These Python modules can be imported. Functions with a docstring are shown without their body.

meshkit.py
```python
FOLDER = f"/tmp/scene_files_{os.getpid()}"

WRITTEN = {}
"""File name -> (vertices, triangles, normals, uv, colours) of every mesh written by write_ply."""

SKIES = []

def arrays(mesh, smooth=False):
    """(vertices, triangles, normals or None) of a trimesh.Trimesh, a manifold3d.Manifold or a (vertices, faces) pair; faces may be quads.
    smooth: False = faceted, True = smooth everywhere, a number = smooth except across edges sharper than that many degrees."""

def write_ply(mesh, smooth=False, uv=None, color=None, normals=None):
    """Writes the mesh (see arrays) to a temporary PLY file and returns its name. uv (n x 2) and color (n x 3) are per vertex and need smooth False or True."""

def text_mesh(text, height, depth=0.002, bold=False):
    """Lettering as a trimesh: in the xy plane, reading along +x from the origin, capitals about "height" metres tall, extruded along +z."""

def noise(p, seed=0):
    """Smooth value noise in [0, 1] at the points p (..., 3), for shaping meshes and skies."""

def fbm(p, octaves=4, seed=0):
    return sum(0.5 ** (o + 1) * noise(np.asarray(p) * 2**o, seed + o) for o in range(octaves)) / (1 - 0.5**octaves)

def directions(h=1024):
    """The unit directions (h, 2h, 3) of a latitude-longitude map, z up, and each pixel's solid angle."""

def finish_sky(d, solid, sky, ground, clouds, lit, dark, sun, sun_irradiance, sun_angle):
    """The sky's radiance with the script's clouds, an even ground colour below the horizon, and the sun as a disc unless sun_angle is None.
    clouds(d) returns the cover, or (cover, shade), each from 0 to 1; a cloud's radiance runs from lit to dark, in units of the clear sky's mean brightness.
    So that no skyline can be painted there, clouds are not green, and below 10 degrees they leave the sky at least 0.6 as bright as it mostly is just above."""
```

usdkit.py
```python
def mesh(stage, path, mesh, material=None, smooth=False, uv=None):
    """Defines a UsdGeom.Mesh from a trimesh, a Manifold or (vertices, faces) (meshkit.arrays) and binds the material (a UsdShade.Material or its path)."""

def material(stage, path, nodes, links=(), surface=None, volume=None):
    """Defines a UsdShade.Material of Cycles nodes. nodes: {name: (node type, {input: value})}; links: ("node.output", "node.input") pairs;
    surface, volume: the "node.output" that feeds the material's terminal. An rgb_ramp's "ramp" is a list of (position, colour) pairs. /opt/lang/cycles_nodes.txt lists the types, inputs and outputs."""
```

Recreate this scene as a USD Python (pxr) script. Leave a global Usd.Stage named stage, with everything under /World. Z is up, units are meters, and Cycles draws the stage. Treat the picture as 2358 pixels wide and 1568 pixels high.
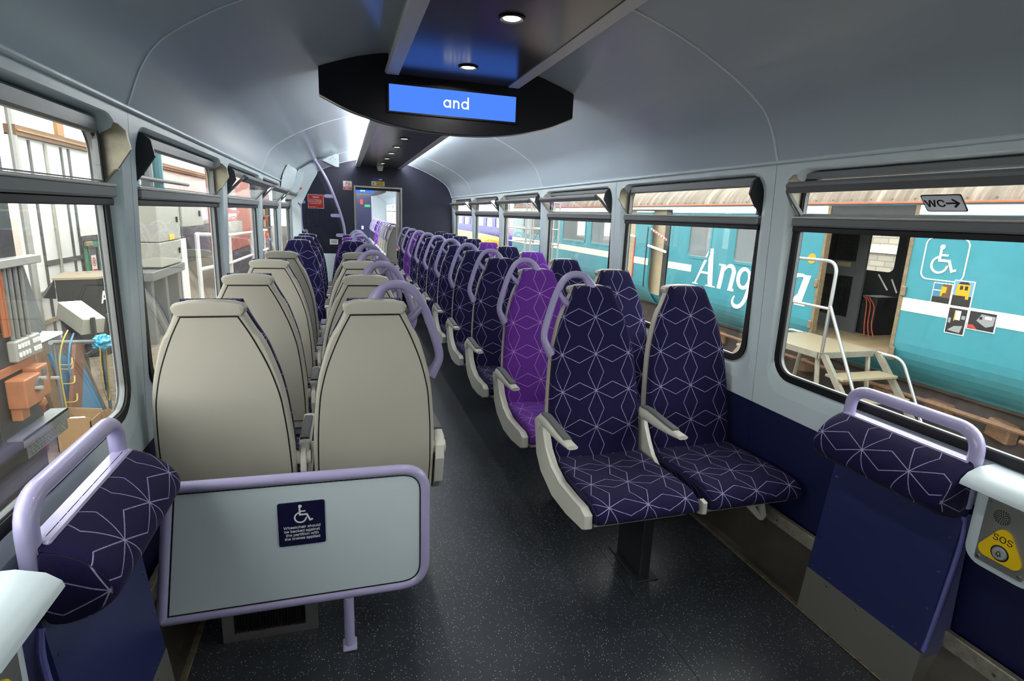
import math, random
import mapbox_earcut
import numpy as np
import trimesh
import shapely
from shapely.geometry import Polygon, LineString, Point, box as sbox
from shapely import affinity
from shapely.ops import unary_union
from pxr import Usd, UsdGeom, UsdLux, UsdShade, Gf, Sdf, Vt
import usdkit, meshkit

stage = Usd.Stage.CreateInMemory()
UsdGeom.SetStageUpAxis(stage, UsdGeom.Tokens.z)
UsdGeom.SetStageMetersPerUnit(stage, 1.0)
UsdGeom.Xform.Define(stage, '/World')
UsdGeom.Scope.Define(stage, '/World/Looks')
R_ = random.Random(7)

# ------------------------------------------------------------------ camera, sky, exposure
cam = UsdGeom.Camera.Define(stage, '/World/camera')
right = np.array([0.9564607373620909, -0.2891463049010444, 0.039714886967453074])
up = np.array([0.026645563481067128, 0.22201462713705705, 0.974679187878745])
fwd = np.array([0.29064217146095944, 0.9311841491881537, -0.22005274019923604])
m = np.eye(4)
m[0, :3], m[1, :3], m[2, :3], m[3, :3] = right, up, -fwd, (-0.6, 0.0, 1.5)
cam.AddTransformOp().Set(Gf.Matrix4d(*m.ravel().tolist()))
cam.CreateHorizontalApertureAttr(36.0)
cam.CreateVerticalApertureAttr(36.0 * 1568 / 2358)
cam.CreateFocalLengthAttr(36.0 * 1261.918 / 2358)
cam.CreateClippingRangeAttr(Gf.Vec2f(0.05, 500))
cam.CreateExposureAttr(0.0)

SKY = 1.95
dome = UsdLux.DomeLight.Define(stage, '/World/sky_light')
dome.CreateIntensityAttr(SKY)
dome.CreateColorAttr(Gf.Vec3f(1.0, 0.985, 0.96))
LED = 62.0          # ceiling light strips in the far half of the saloon
SPOT = 320.0        # downlights

# ------------------------------------------------------------------ helpers
USED = {}
def numbered(path):
    if path not in USED:
        USED[path] = 0
        return path
    USED[path] += 1
    return '%s_%03d' % (path, USED[path])

OFF = {}
def setdata(prim, label=None, cat=None, group=None, kind=None):
    for k, v in (('label', label), ('category', cat), ('group', group), ('kind', kind)):
        if v: prim.SetCustomDataByKey(k, v)

def thing(name, label=None, cat=None, loc=(0, 0, 0), rotz=None, group=None, kind=None):
    p = numbered('/World/' + name)
    x = UsdGeom.Xform.Define(stage, p)
    x.AddTranslateOp().Set(Gf.Vec3d(*map(float, loc)))
    if rotz is not None: x.AddRotateZOp().Set(float(rotz))
    setdata(x.GetPrim(), label, cat, group, kind)
    OFF[p] = np.array(loc, float)
    return p

def tm(mesh):
    if isinstance(mesh, trimesh.Trimesh): return mesh
    v, f = np.asarray(mesh[0], float), np.asarray(mesh[1], int)
    if f.shape[1] == 4: f = np.vstack([f[:, [0, 1, 2]], f[:, [0, 2, 3]]])
    return trimesh.Trimesh(v, f, process=False)

def part(parent, name, mesh, mat, smooth=35, label=None, uv=None, local=False, kind=None):
    p = numbered(parent + '/' + name)
    msh = tm(mesh)
    off = OFF.get(parent, np.zeros(3))
    v = np.array(msh.vertices) - (0 if local else off)
    OFF[p] = off
    if uv is not None: smooth = True
    usdkit.mesh(stage, p, trimesh.Trimesh(v, np.array(msh.faces), process=False), M[mat], smooth=smooth, uv=uv)
    setdata(stage.GetPrimAtPath(p), label=label, kind=kind)
    return p

def solo(name, mesh, mat, label=None, cat=None, group=None, kind=None, smooth=35):
    p = numbered('/World/' + name)
    usdkit.mesh(stage, p, tm(mesh), M[mat], smooth=smooth)
    setdata(stage.GetPrimAtPath(p), label, cat, group, kind)
    return p

def struct(name, mesh, mat, label=None, smooth=35):
    return solo(name, mesh, mat, label, None, None, 'structure', smooth)

def dup(src, name, loc, rotz, label, cat, group):
    p = numbered('/World/' + name)
    x = UsdGeom.Xform.Define(stage, p)
    x.AddTranslateOp().Set(Gf.Vec3d(*map(float, loc)))
    x.AddRotateZOp().Set(float(rotz))
    setdata(x.GetPrim(), label, cat, group)
    x.GetPrim().GetReferences().AddInternalReference(src)
    x.GetPrim().SetInstanceable(True)
    return p

def cat_(*ms): return trimesh.util.concatenate([tm(q) for q in ms])

def box(x0, x1, y0, y1, z0, z1, c=0.0):
    x0, x1 = sorted((x0, x1)); y0, y1 = sorted((y0, y1)); z0, z1 = sorted((z0, z1))
    if c <= 0:
        b = trimesh.creation.box([x1 - x0, y1 - y0, z1 - z0])
        b.apply_translation([(x0 + x1) / 2, (y0 + y1) / 2, (z0 + z1) / 2])
        return b
    c = min(c, (x1 - x0) * .45, (y1 - y0) * .45, (z1 - z0) * .45)
    pts = []
    for X, a in ((x0, 1), (x1, -1)):
        for Y, b in ((y0, 1), (y1, -1)):
            for Z, d in ((z0, 1), (z1, -1)):
                pts += [(X + a * c, Y, Z), (X, Y + b * c, Z), (X, Y, Z + d * c)]
                pts[-3] = (X + a * c, Y + b * c, Z); pts[-2] = (X, Y + b * c, Z + d * c); pts[-1] = (X + a * c, Y, Z + d * c)
    return trimesh.convex.convex_hull(np.array(pts))

def obox(center, size, rot=(0, 0, 0), c=0.0):
    s = np.array(size) / 2
    b = box(-s[0], s[0], -s[1], s[1], -s[2], s[2], c)
    b.apply_transform(trimesh.transformations.euler_matrix(*np.radians(rot)))
    b.apply_translation(center)
    return b

def spline(pts, n=8):
    p = np.asarray(pts, float)
    q = np.vstack([2 * p[0] - p[1], p, 2 * p[-1] - p[-2]])
    out = []
    for i in range(1, len(q) - 2):
        for t in np.arange(n) / n:
            a, b, c, d = q[i - 1], q[i], q[i + 1], q[i + 2]
            out.append(.5 * (2 * b + (c - a) * t + (2 * a - 5 * b + 4 * c - d) * t ** 2 + (3 * b - a - 3 * c + d) * t ** 3))
    out.append(p[-1])
    return np.array(out)

def loft(rings, cap=True, closed=False):
    r = np.asarray(rings, float)
    n, k = r.shape[:2]
    v = r.reshape(-1, 3)
    f = []
    rows = n if closed else n - 1
    for i in range(rows):
        a, b = i * k, ((i + 1) % n) * k
        for j in range(k):
            j2 = (j + 1) % k
            f += [(a + j, a + j2, b + j2), (a + j, b + j2, b + j)]
    if cap and not closed:
        for i0, flip in ((0, True), (n - 1, False)):
            p = r[i0] - r[i0].mean(0)
            _, _, vh = np.linalg.svd(p, full_matrices=False)
            q = p @ vh[:2].T
            tri = mapbox_earcut.triangulate_float64(np.ascontiguousarray(q), np.array([k], np.uint32)).reshape(-1, 3).astype(int)
            if len(tri) == 0: continue
            area = .5 * np.sum(q[:, 0] * np.roll(q[:, 1], -1) - np.roll(q[:, 0], -1) * q[:, 1])
            e = q[tri]; d1, d2 = e[:, 1] - e[:, 0], e[:, 2] - e[:, 0]; sg = d1[:, 0] * d2[:, 1] - d1[:, 1] * d2[:, 0]
            tri[sg * area < 0] = tri[sg * area < 0][:, ::-1]      # all run the way the ring runs
            f += [tuple(i0 * k + (x[::-1] if flip else x)) for x in tri]
    t = trimesh.Trimesh(v, np.array(f), process=False)
    if t.volume < 0: t.invert()
    return t

def tube(pts, r, sides=12, sm=0, closed=False):
    p = spline(pts, sm) if sm else np.asarray(pts, float)
    n = len(p)
    d = np.gradient(p, axis=0)
    if closed: d = np.roll(p, -1, 0) - np.roll(p, 1, 0)
    d /= np.linalg.norm(d, axis=1, keepdims=True) + 1e-12
    a = np.cross(d[0], [0, 0, 1.0])
    if np.linalg.norm(a) < .1: a = np.cross(d[0], [1.0, 0, 0])
    a /= np.linalg.norm(a)
    ang = np.arange(sides) * 2 * np.pi / sides
    rr = np.interp(np.linspace(0, 1, n), np.linspace(0, 1, np.size(r)), np.atleast_1d(r))
    rings = []
    for i in range(n):
        a = a - d[i] * (a @ d[i]); a /= np.linalg.norm(a)
        b = np.cross(d[i], a)
        rings.append(p[i] + rr[i] * (np.cos(ang)[:, None] * a + np.sin(ang)[:, None] * b))
    return loft(rings, cap=not closed, closed=closed)

def bend(pts, rad, n=6):
    """polyline with its corners rounded."""
    p = [np.array(q, float) for q in pts]
    out = [p[0]]
    for a, b, c in zip(p, p[1:], p[2:]):
        u, w = (a - b) / np.linalg.norm(a - b), (c - b) / np.linalg.norm(c - b)
        r = min(rad, np.linalg.norm(a - b) * .49, np.linalg.norm(c - b) * .49)
        for t in np.linspace(0, 1, n + 1):
            out.append((1 - t) ** 2 * (b + u * r) + 2 * t * (1 - t) * b + t * t * (b + w * r))
    out.append(p[-1])
    return np.array(out)

AX = {'x': lambda v: np.stack([v[:, 2], v[:, 0], v[:, 1]], 1), 'y': lambda v: np.stack([v[:, 0], v[:, 2], v[:, 1]], 1), 'z': lambda v: v}
def ext(poly, axis, a, b):
    """extrude a shapely polygon along an axis between a and b; the polygon's plane is (y,z), (x,z) or (x,y)."""
    if not hasattr(poly, 'exterior') and not hasattr(poly, 'geoms'): poly = Polygon(poly)
    a, b = min(a, b), max(a, b)
    ms = []
    for g in getattr(poly, 'geoms', [poly]):
        if g.is_empty or g.area < 1e-9: continue
        e = trimesh.creation.extrude_polygon(g, b - a, engine='earcut')
        v = np.array(e.vertices); v[:, 2] += a
        f = np.array(e.faces)
        if axis == 'y': f = f[:, ::-1]
        ms.append(trimesh.Trimesh(AX[axis](v), f, process=False))
    return trimesh.util.concatenate(ms)

def rrect(a0, a1, b0, b1, r, n=6):
    pts = []
    for cx, cy, s in ((a1 - r, b1 - r, 0), (a0 + r, b1 - r, 90), (a0 + r, b0 + r, 180), (a1 - r, b0 + r, 270)):
        for t in np.linspace(s, s + 90, n + 1):
            pts.append((cx + r * math.cos(math.radians(t)), cy + r * math.sin(math.radians(t))))
    return np.array(pts)

def cyl(c, r, h, axis='z', n=20):
    q = trimesh.creation.cylinder(radius=r, height=h, sections=n)
    if axis == 'x': q.apply_transform(trimesh.transformations.rotation_matrix(np.pi / 2, [0, 1, 0]))
    if axis == 'y': q.apply_transform(trimesh.transformations.rotation_matrix(np.pi / 2, [1, 0, 0]))
    q.apply_translation(c)
    return q

def lathe(prof, c=(0, 0, 0), n=24):
    ang = np.arange(n) * 2 * np.pi / n
    return (lambda q: (q.apply_translation(c), q)[1])(loft([[(r * math.cos(a), r * math.sin(a), z) for a in ang] for r, z in prof]))

def text(s, h, origin, u, v, depth=0.001, bold=False, center=True, width=None):
    """lettering lying in the plane spanned by u (reading direction) and v (up)."""
    t = meshkit.text_mesh(s, h, depth, bold)
    p = np.array(t.vertices)
    w = p[:, 0].max() - p[:, 0].min()
    if width: p[:, 0] *= width / w
    if center: p[:, 0] -= (p[:, 0].max() + p[:, 0].min()) / 2
    u, v = np.array(u, float), np.array(v, float)
    n = np.cross(u, v)
    q = np.array(origin, float) + p[:, :1] * u + p[:, 1:2] * v + p[:, 2:] * n
    return trimesh.Trimesh(q, t.faces, process=False)

def flat(poly, origin, u, v, depth=0.001):
    """a shapely polygon as a thin plate in the plane spanned by u and v."""
    ms = []
    for g in getattr(poly, 'geoms', [poly]):
        if g.is_empty: continue
        e = trimesh.creation.extrude_polygon(g, depth, engine='earcut')
        p = np.array(e.vertices)
        u_, v_ = np.array(u, float), np.array(v, float)
        n = np.cross(u_, v_)
        ms.append(trimesh.Trimesh(np.array(origin, float) + p[:, :1] * u_ + p[:, 1:2] * v_ + p[:, 2:] * n, e.faces, process=False))
    return trimesh.util.concatenate(ms)

def wheelchair(s=1.0):
    """access symbol in a unit square, y up."""
    L = lambda pts, w: LineString(pts).buffer(w / 2, cap_style='flat', join_style='mitre')
    head = Point(.36, .90).buffer(.085)
    body = L([(.335, .84), (.335, .45), (.66, .45), (.80, .12), (.93, .17)], .085)
    arm = L([(.335, .63), (.60, .63)], .07)
    wheel = Point(.36, .30).buffer(.30).difference(Point(.36, .30).buffer(.225))
    wheel = wheel.difference(Polygon([(.30, .30), (.30, .9), (1, .9), (1, .38)])).difference(sbox(.29, .34, 1, .9))
    wheel = wheel.difference(Polygon([(.36, .3), (.9, .55), (.62, .28)]))
    return affinity.scale(unary_union([head, body, arm, wheel]), s, s, origin=(0, 0))

# ------------------------------------------------------------------ materials
def lin(r, g, b):
    return tuple(((c / 255) / 12.92 if c / 255 <= .04045 else ((c / 255 + .055) / 1.055) ** 2.4) for c in (r, g, b))
M = {}
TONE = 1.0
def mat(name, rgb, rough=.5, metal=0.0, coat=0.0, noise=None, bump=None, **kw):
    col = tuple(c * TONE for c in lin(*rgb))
    nodes = {'p': ('principled_bsdf', {'base_color': col, 'roughness': rough, 'metallic': metal, 'coat_weight': coat, 'coat_roughness': .08, **kw})}
    links = []
    if noise:
        sc, amt = noise
        lo, hi = tuple(c * (1 - amt) for c in col), tuple(min(1, c * (1 + amt)) for c in col)
        nodes.update({'g': ('geometry', {}), 'n': ('noise_texture', {'scale': sc, 'detail': 5.0, 'roughness': .62}), 'r': ('rgb_ramp', {'ramp': [(.3, lo), (.7, hi)]})})
        links += [('g.position', 'n.vector'), ('n.fac', 'r.fac'), ('r.color', 'p.base_color')]
    if bump:
        sc, st = bump
        nodes.update({'gb': ('geometry', {}), 'nb': ('noise_texture', {'scale': sc, 'detail': 3.0}), 'b': ('bump', {'strength': st, 'distance': .002})})
        links += [('gb.position', 'nb.vector'), ('nb.fac', 'b.height'), ('b.normal', 'p.normal')]
    M[name] = usdkit.material(stage, '/World/Looks/' + name, nodes, links, surface='p.BSDF')
def emit(name, rgb, strength, linear=False):
    M[name] = usdkit.material(stage, '/World/Looks/' + name, {'e': ('emission', {'color': rgb if linear else lin(*rgb), 'strength': strength})}, [], surface='e.emission')

mat('pale_panel', (198, 212, 218), .32)
mat('ceiling_paint', (178, 192, 202), .24, bump=(2.2, .06))
mat('rib_white', (214, 224, 230), .4)
mat('navy_panel', (23, 28, 66), .42)
mat('navy_wall', (33, 35, 56), .42)
mat('perch_board', (35, 42, 88), .38)
mat('lavender', (166, 161, 200), .3, coat=.3)
mat('handle_plastic', (148, 140, 180), .36)
mat('seat_shell', (182, 178, 166), .42, bump=(900, .08))
mat('seat_trim', (203, 202, 192), .35)
mat('groove_black', (18, 18, 20), .6)
mat('rubber', (13, 13, 14), .5)
mat('armpad', (92, 95, 96), .6)
mat('dark_leg', (34, 36, 40), .45)
mat('alu', (190, 192, 192), .3, metal=1.0)
mat('alu_dull', (168, 168, 164), .42, metal=.85)
mat('mullion_metal', (112, 116, 118), .35, metal=.15)
mat('transom_cap', (206, 206, 204), .3, metal=.5)
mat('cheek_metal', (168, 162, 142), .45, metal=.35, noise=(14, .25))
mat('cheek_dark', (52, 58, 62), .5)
mat('duct_steel', (112, 108, 98), .27, metal=.8, noise=(9, .15))
mat('kick_steel', (140, 139, 134), .36, metal=.6)
mat('fixing_alu', (150, 146, 134), .45, metal=.4, noise=(30, .3))
mat('perch_edge', (98, 100, 164), .35)
mat('perch_side', (98, 102, 152), .38)
mat('button_grey', (168, 172, 172), .3, metal=.25)
mat('rail_rust', (120, 110, 92), .5, metal=.6, noise=(40, .4))
mat('raft_black', (64, 61, 62), .2)
mat('raft_edge', (204, 206, 210), .4)
mat('sign_body', (14, 15, 26), .4)
mat('white', (235, 235, 232), .45)
mat('black', (14, 14, 15), .5)
mat('screw', (200, 200, 200), .25, metal=1.0)
mat('yellow', (232, 196, 20), .35)
mat('red', (200, 40, 28), .45)
mat('green_sign', (40, 160, 90), .45)
mat('sign_yellow', (236, 200, 40), .4)
mat('sign_blue', (36, 50, 140), .4)
mat('sticker_navy', (18, 18, 58), .35)
mat('sticker_white', (216, 222, 226), .4)
mat('wc_grey', (196, 198, 204), .4)
mat('grille', (12, 12, 13), .6)
# glass: mostly clear, reflecting by fresnel
def glass(name, tint, ior=1.22):
    # the fresnel node inverts the index on back faces: feed it the inverse there, so that both faces of a pane reflect like glass
    nodes = {'t': ('transparent_bsdf', {'color': tint}), 'g': ('glossy_bsdf', {'color': (1, 1, 1), 'roughness': .01}), 'geo': ('geometry', {}),
             'i': ('map_range', {'from_min': 0.0, 'from_max': 1.0, 'to_min': ior, 'to_max': 1 / ior}), 'f': ('fresnel', {}), 'm': ('mix_closure', {})}
    M[name] = usdkit.material(stage, '/World/Looks/' + name, nodes, [('geo.backfacing', 'i.value'), ('i.result', 'f.IOR'), ('f.fac', 'm.fac'), ('t.BSDF', 'm.closure1'), ('g.BSDF', 'm.closure2')], surface='m.closure')
glass('pane_glass', (.93, .95, .94))
glass('tinted_glass', (.55, .58, .62))
glass('screen_glass', (.86, .88, .9))
M['wc_grey'] = usdkit.material(stage, '/World/Looks/wc_sticker', {'d': ('principled_bsdf', {'base_color': lin(205, 206, 212), 'roughness': .4}), 't': ('translucent_bsdf', {'color': lin(205, 206, 212)}), 'm': ('mix_closure', {'fac': .45})}, [('d.BSDF', 'm.closure1'), ('t.BSDF', 'm.closure2')], surface='m.closure')
# star-patterned moquette: rays at +-24 degrees about both axes of a square lattice of nodes
def moquette(name, base, line):
    a, b = lin(*base), lin(*line)
    N = {'uv': ('uvmap', {'attribute': 'st'}), 's': ('separate_xyz', {})}
    L = [('uv.UV', 's.vector')]
    for ax in 'xy':
        N['a' + ax] = ('math', {'math_type': 'add', 'value2': 100.5}); N['f' + ax] = ('math', {'math_type': 'fraction'})
        N['c' + ax] = ('math', {'math_type': 'subtract', 'value2': .5}); N['q' + ax] = ('math', {'math_type': 'absolute'})
        L += [('s.' + ax, 'a%s.value1' % ax), ('a%s.value' % ax, 'f%s.value1' % ax), ('f%s.value' % ax, 'c%s.value1' % ax), ('c%s.value' % ax, 'q%s.value1' % ax)]
    N['mx'] = ('math', {'math_type': 'maximum'}); N['mn'] = ('math', {'math_type': 'minimum'})
    N['k'] = ('math', {'math_type': 'multiply', 'value2': .47}); N['d'] = ('math', {'math_type': 'subtract'}); N['ab'] = ('math', {'math_type': 'absolute'})
    N['r'] = ('map_range', {'from_min': .005, 'from_max': .0135, 'to_min': 1.0, 'to_max': 0.0, 'clamp': True})
    N['g'] = ('geometry', {}); N['n'] = ('noise_texture', {'scale': 420.0, 'detail': 2.0})
    N['nr'] = ('map_range', {'from_min': .3, 'from_max': .7, 'to_min': .55, 'to_max': 1.35})
    N['mix'] = ('mix', {'color1': a, 'color2': b}); N['mul'] = ('mix', {'mix_type': 'multiply', 'fac': 1.0}); N['cc'] = ('combine_xyz', {})
    N['p'] = ('principled_bsdf', {'roughness': .85, 'sheen_weight': .04, 'sheen_roughness': .5, 'specular_ior_level': .2})
    N['bp'] = ('bump', {'strength': .25, 'distance': .002})
    L += [('qx.value', 'mx.value1'), ('qy.value', 'mx.value2'), ('qx.value', 'mn.value1'), ('qy.value', 'mn.value2'), ('mx.value', 'k.value1'), ('mn.value', 'd.value1'), ('k.value', 'd.value2'),
          ('d.value', 'ab.value1'), ('ab.value', 'r.value'), ('r.result', 'mix.fac'), ('g.position', 'n.vector'), ('n.fac', 'nr.value'), ('nr.result', 'cc.x'), ('nr.result', 'cc.y'), ('nr.result', 'cc.z'),
          ('mix.color', 'mul.color1'), ('cc.vector', 'mul.color2'), ('mul.color', 'p.base_color'), ('n.fac', 'bp.height'), ('bp.normal', 'p.normal')]
    M[name] = usdkit.material(stage, '/World/Looks/' + name, N, L, surface='p.BSDF')
moquette('moquette_navy', (19, 14, 58), (150, 145, 184))
moquette('moquette_purple', (92, 40, 136), (166, 132, 196))
# dark vinyl floor with pale flecks
def floor_mat():
    N = {'g': ('geometry', {}), 'v': ('voronoi_texture', {'scale': 125.0}), 'r': ('map_range', {'from_min': .14, 'from_max': .22, 'to_min': 1.0, 'to_max': 0.0, 'clamp': True}),
         'w': ('separate_xyz', {}), 'lt': ('math', {'math_type': 'greater_than', 'value2': .4}), 'mu': ('math', {'math_type': 'multiply'}),
         'n': ('noise_texture', {'scale': 3.0, 'detail': 5.0}), 'base': ('rgb_ramp', {'ramp': [(.3, lin(38, 42, 48)), (.7, lin(48, 52, 58))]}),
         'hu': ('rgb_ramp', {'ramp': [(0, lin(225, 230, 230)), (.6, lin(180, 190, 200)), (.8, lin(110, 160, 210)), (1, lin(230, 215, 180))]}),
         'mix': ('mix', {}), 'nb': ('noise_texture', {'scale': 300.0, 'detail': 2.0}), 'b': ('bump', {'strength': .12, 'distance': .002}),
         'p': ('principled_bsdf', {'roughness': .33})}
    L = [('g.position', 'v.vector'), ('v.distance', 'r.value'), ('v.color', 'w.vector'), ('w.x', 'lt.value1'), ('r.result', 'mu.value1'), ('lt.value', 'mu.value2'),
         ('g.position', 'n.vector'), ('n.fac', 'base.fac'), ('w.y', 'hu.fac'), ('base.color', 'mix.color1'), ('hu.color', 'mix.color2'), ('mu.value', 'mix.fac'), ('mix.color', 'p.base_color'),
         ('g.position', 'nb.vector'), ('nb.fac', 'b.height'), ('b.normal', 'p.normal')]
    M['vinyl'] = usdkit.material(stage, '/World/Looks/vinyl', N, L, surface='p.BSDF')
floor_mat()
emit('led_strip', (255, 255, 255), LED)
emit('downlight_lens', (255, 252, 245), SPOT)
emit('screen_blue', (70, 120, 232), 1.35)
emit('screen_text', (255, 255, 255), 1.6)
emit('orange_glow', (255, 110, 30), 2.0)

# ------------------------------------------------------------------ the saloon's shell (x across, y along the train, floor at z = 0)
YB, YE = -1.5, 9.66
def wall_x(z): return 1.22 + .045 * (1.775 - np.asarray(z)) / 1.1
def lean(mesh, side):
    """the side walls lean in slightly towards the top: shift x by the wall line."""
    mesh = tm(mesh); v = np.array(mesh.vertices)
    v[:, 0] = v[:, 0] + (wall_x(np.clip(v[:, 2], .2, 1.8)) - 1.22)
    if side < 0: v[:, 0] *= -1
    f = mesh.faces if side > 0 else mesh.faces[:, ::-1]
    return trimesh.Trimesh(v, f, process=False)
def mir(mesh, side):
    mesh = tm(mesh)
    if side > 0: return mesh
    v = np.array(mesh.vertices); v[:, 0] *= -1
    return trimesh.Trimesh(v, mesh.faces[:, ::-1], process=False)

fl = thing('floor', 'dark vinyl floor with pale flecks running down the carriage', kind='structure')
part(fl, 'vinyl_sheet', box(-1.3, .5105, YB, YE, -.06, 0), 'vinyl')
part(fl, 'vinyl_sheet', box(.5135, 1.3, YB, YE, -.06, 0), 'vinyl')
part(fl, 'seam_strip', box(.5095, .5145, YB, YE, -.05, -.0015), 'groove_black')

SEAMS = [-2.44, -.94, .56, 2.06, 3.56, 5.06, 6.56, 8.06, 9.66]
WIN = {1: [(a, b) for a, b in zip(SEAMS[1:-2], SEAMS[2:-1])] + [(8.06, 9.56)], -1: [(-.94, .56), (.56, 2.06), (2.06, 3.56), (3.56, 5.06), (5.06, 6.56), (6.56, 8.0)]}
ZB, ZT = .765, 1.742
for side, nm in ((1, 'right'), (-1, 'left')):
    w = thing('wall_' + nm, 'pale blue-grey window wall with dark blue lower panels, %s side' % nm, kind='structure')
    holes = [Polygon(rrect(a + .045, b - .075, ZB, ZT, .10)) for a, b in WIN[side]]
    ends = SEAMS[1:] if side > 0 else [-.94, .56, 2.06, 3.56, 5.06, 6.56, 8.0, 9.66]
    for a, b in zip([YB] + ends[:-1], ends):
        p = sbox(a + .0015, .68, b - .0015, 1.782)
        for h in holes: p = p.difference(h)
        part(w, 'window_panel', lean(ext(p, 'x', 1.22, 1.245), side), 'pale_panel')
        part(w, 'panel_seam', lean(box(1.2235, 1.244, b - .003, b + .003, .68, 1.78), side), 'groove_black')
        part(w, 'lower_panel', lean(box(1.222, 1.27, a + .001, b - .001, .2, .6785), side), 'navy_panel')
    part(w, 'cove_trim', lean(box(1.206, 1.224, YB, YE, 1.768, 1.782, .004), side), 'pale_panel')
    part(w, 'outer_skin', mir(ext(sbox(YB, -.1, YE, .82).union(sbox(YB, 1.70, YE, 1.9)), 'x', 1.31, 1.33), side), 'white')
    part(w, 'heater_duct', mir(ext([(1.135, 0), (1.138, .012), (1.165, .016), (1.20, .10), (1.238, .188), (1.268, .19), (1.268, 0)], 'y', YB, YE), side), 'duct_steel', smooth=20)
    part(w, 'floor_strip', mir(box(1.118, 1.142, YB, YE, 0, .008, .003), side), 'rail_rust')
    part(w, 'fixing_rail', mir(box(1.236, 1.262, YB, YE, .188, .247, .003), side), 'fixing_alu')
    part(w, 'rail_screws', cat_(*[mir(cyl((1.235, y, .218), .006, .006, 'x', 10), side) for y in np.arange(.45, 9.5, .22)]), 'screw', kind='stuff')

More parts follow.
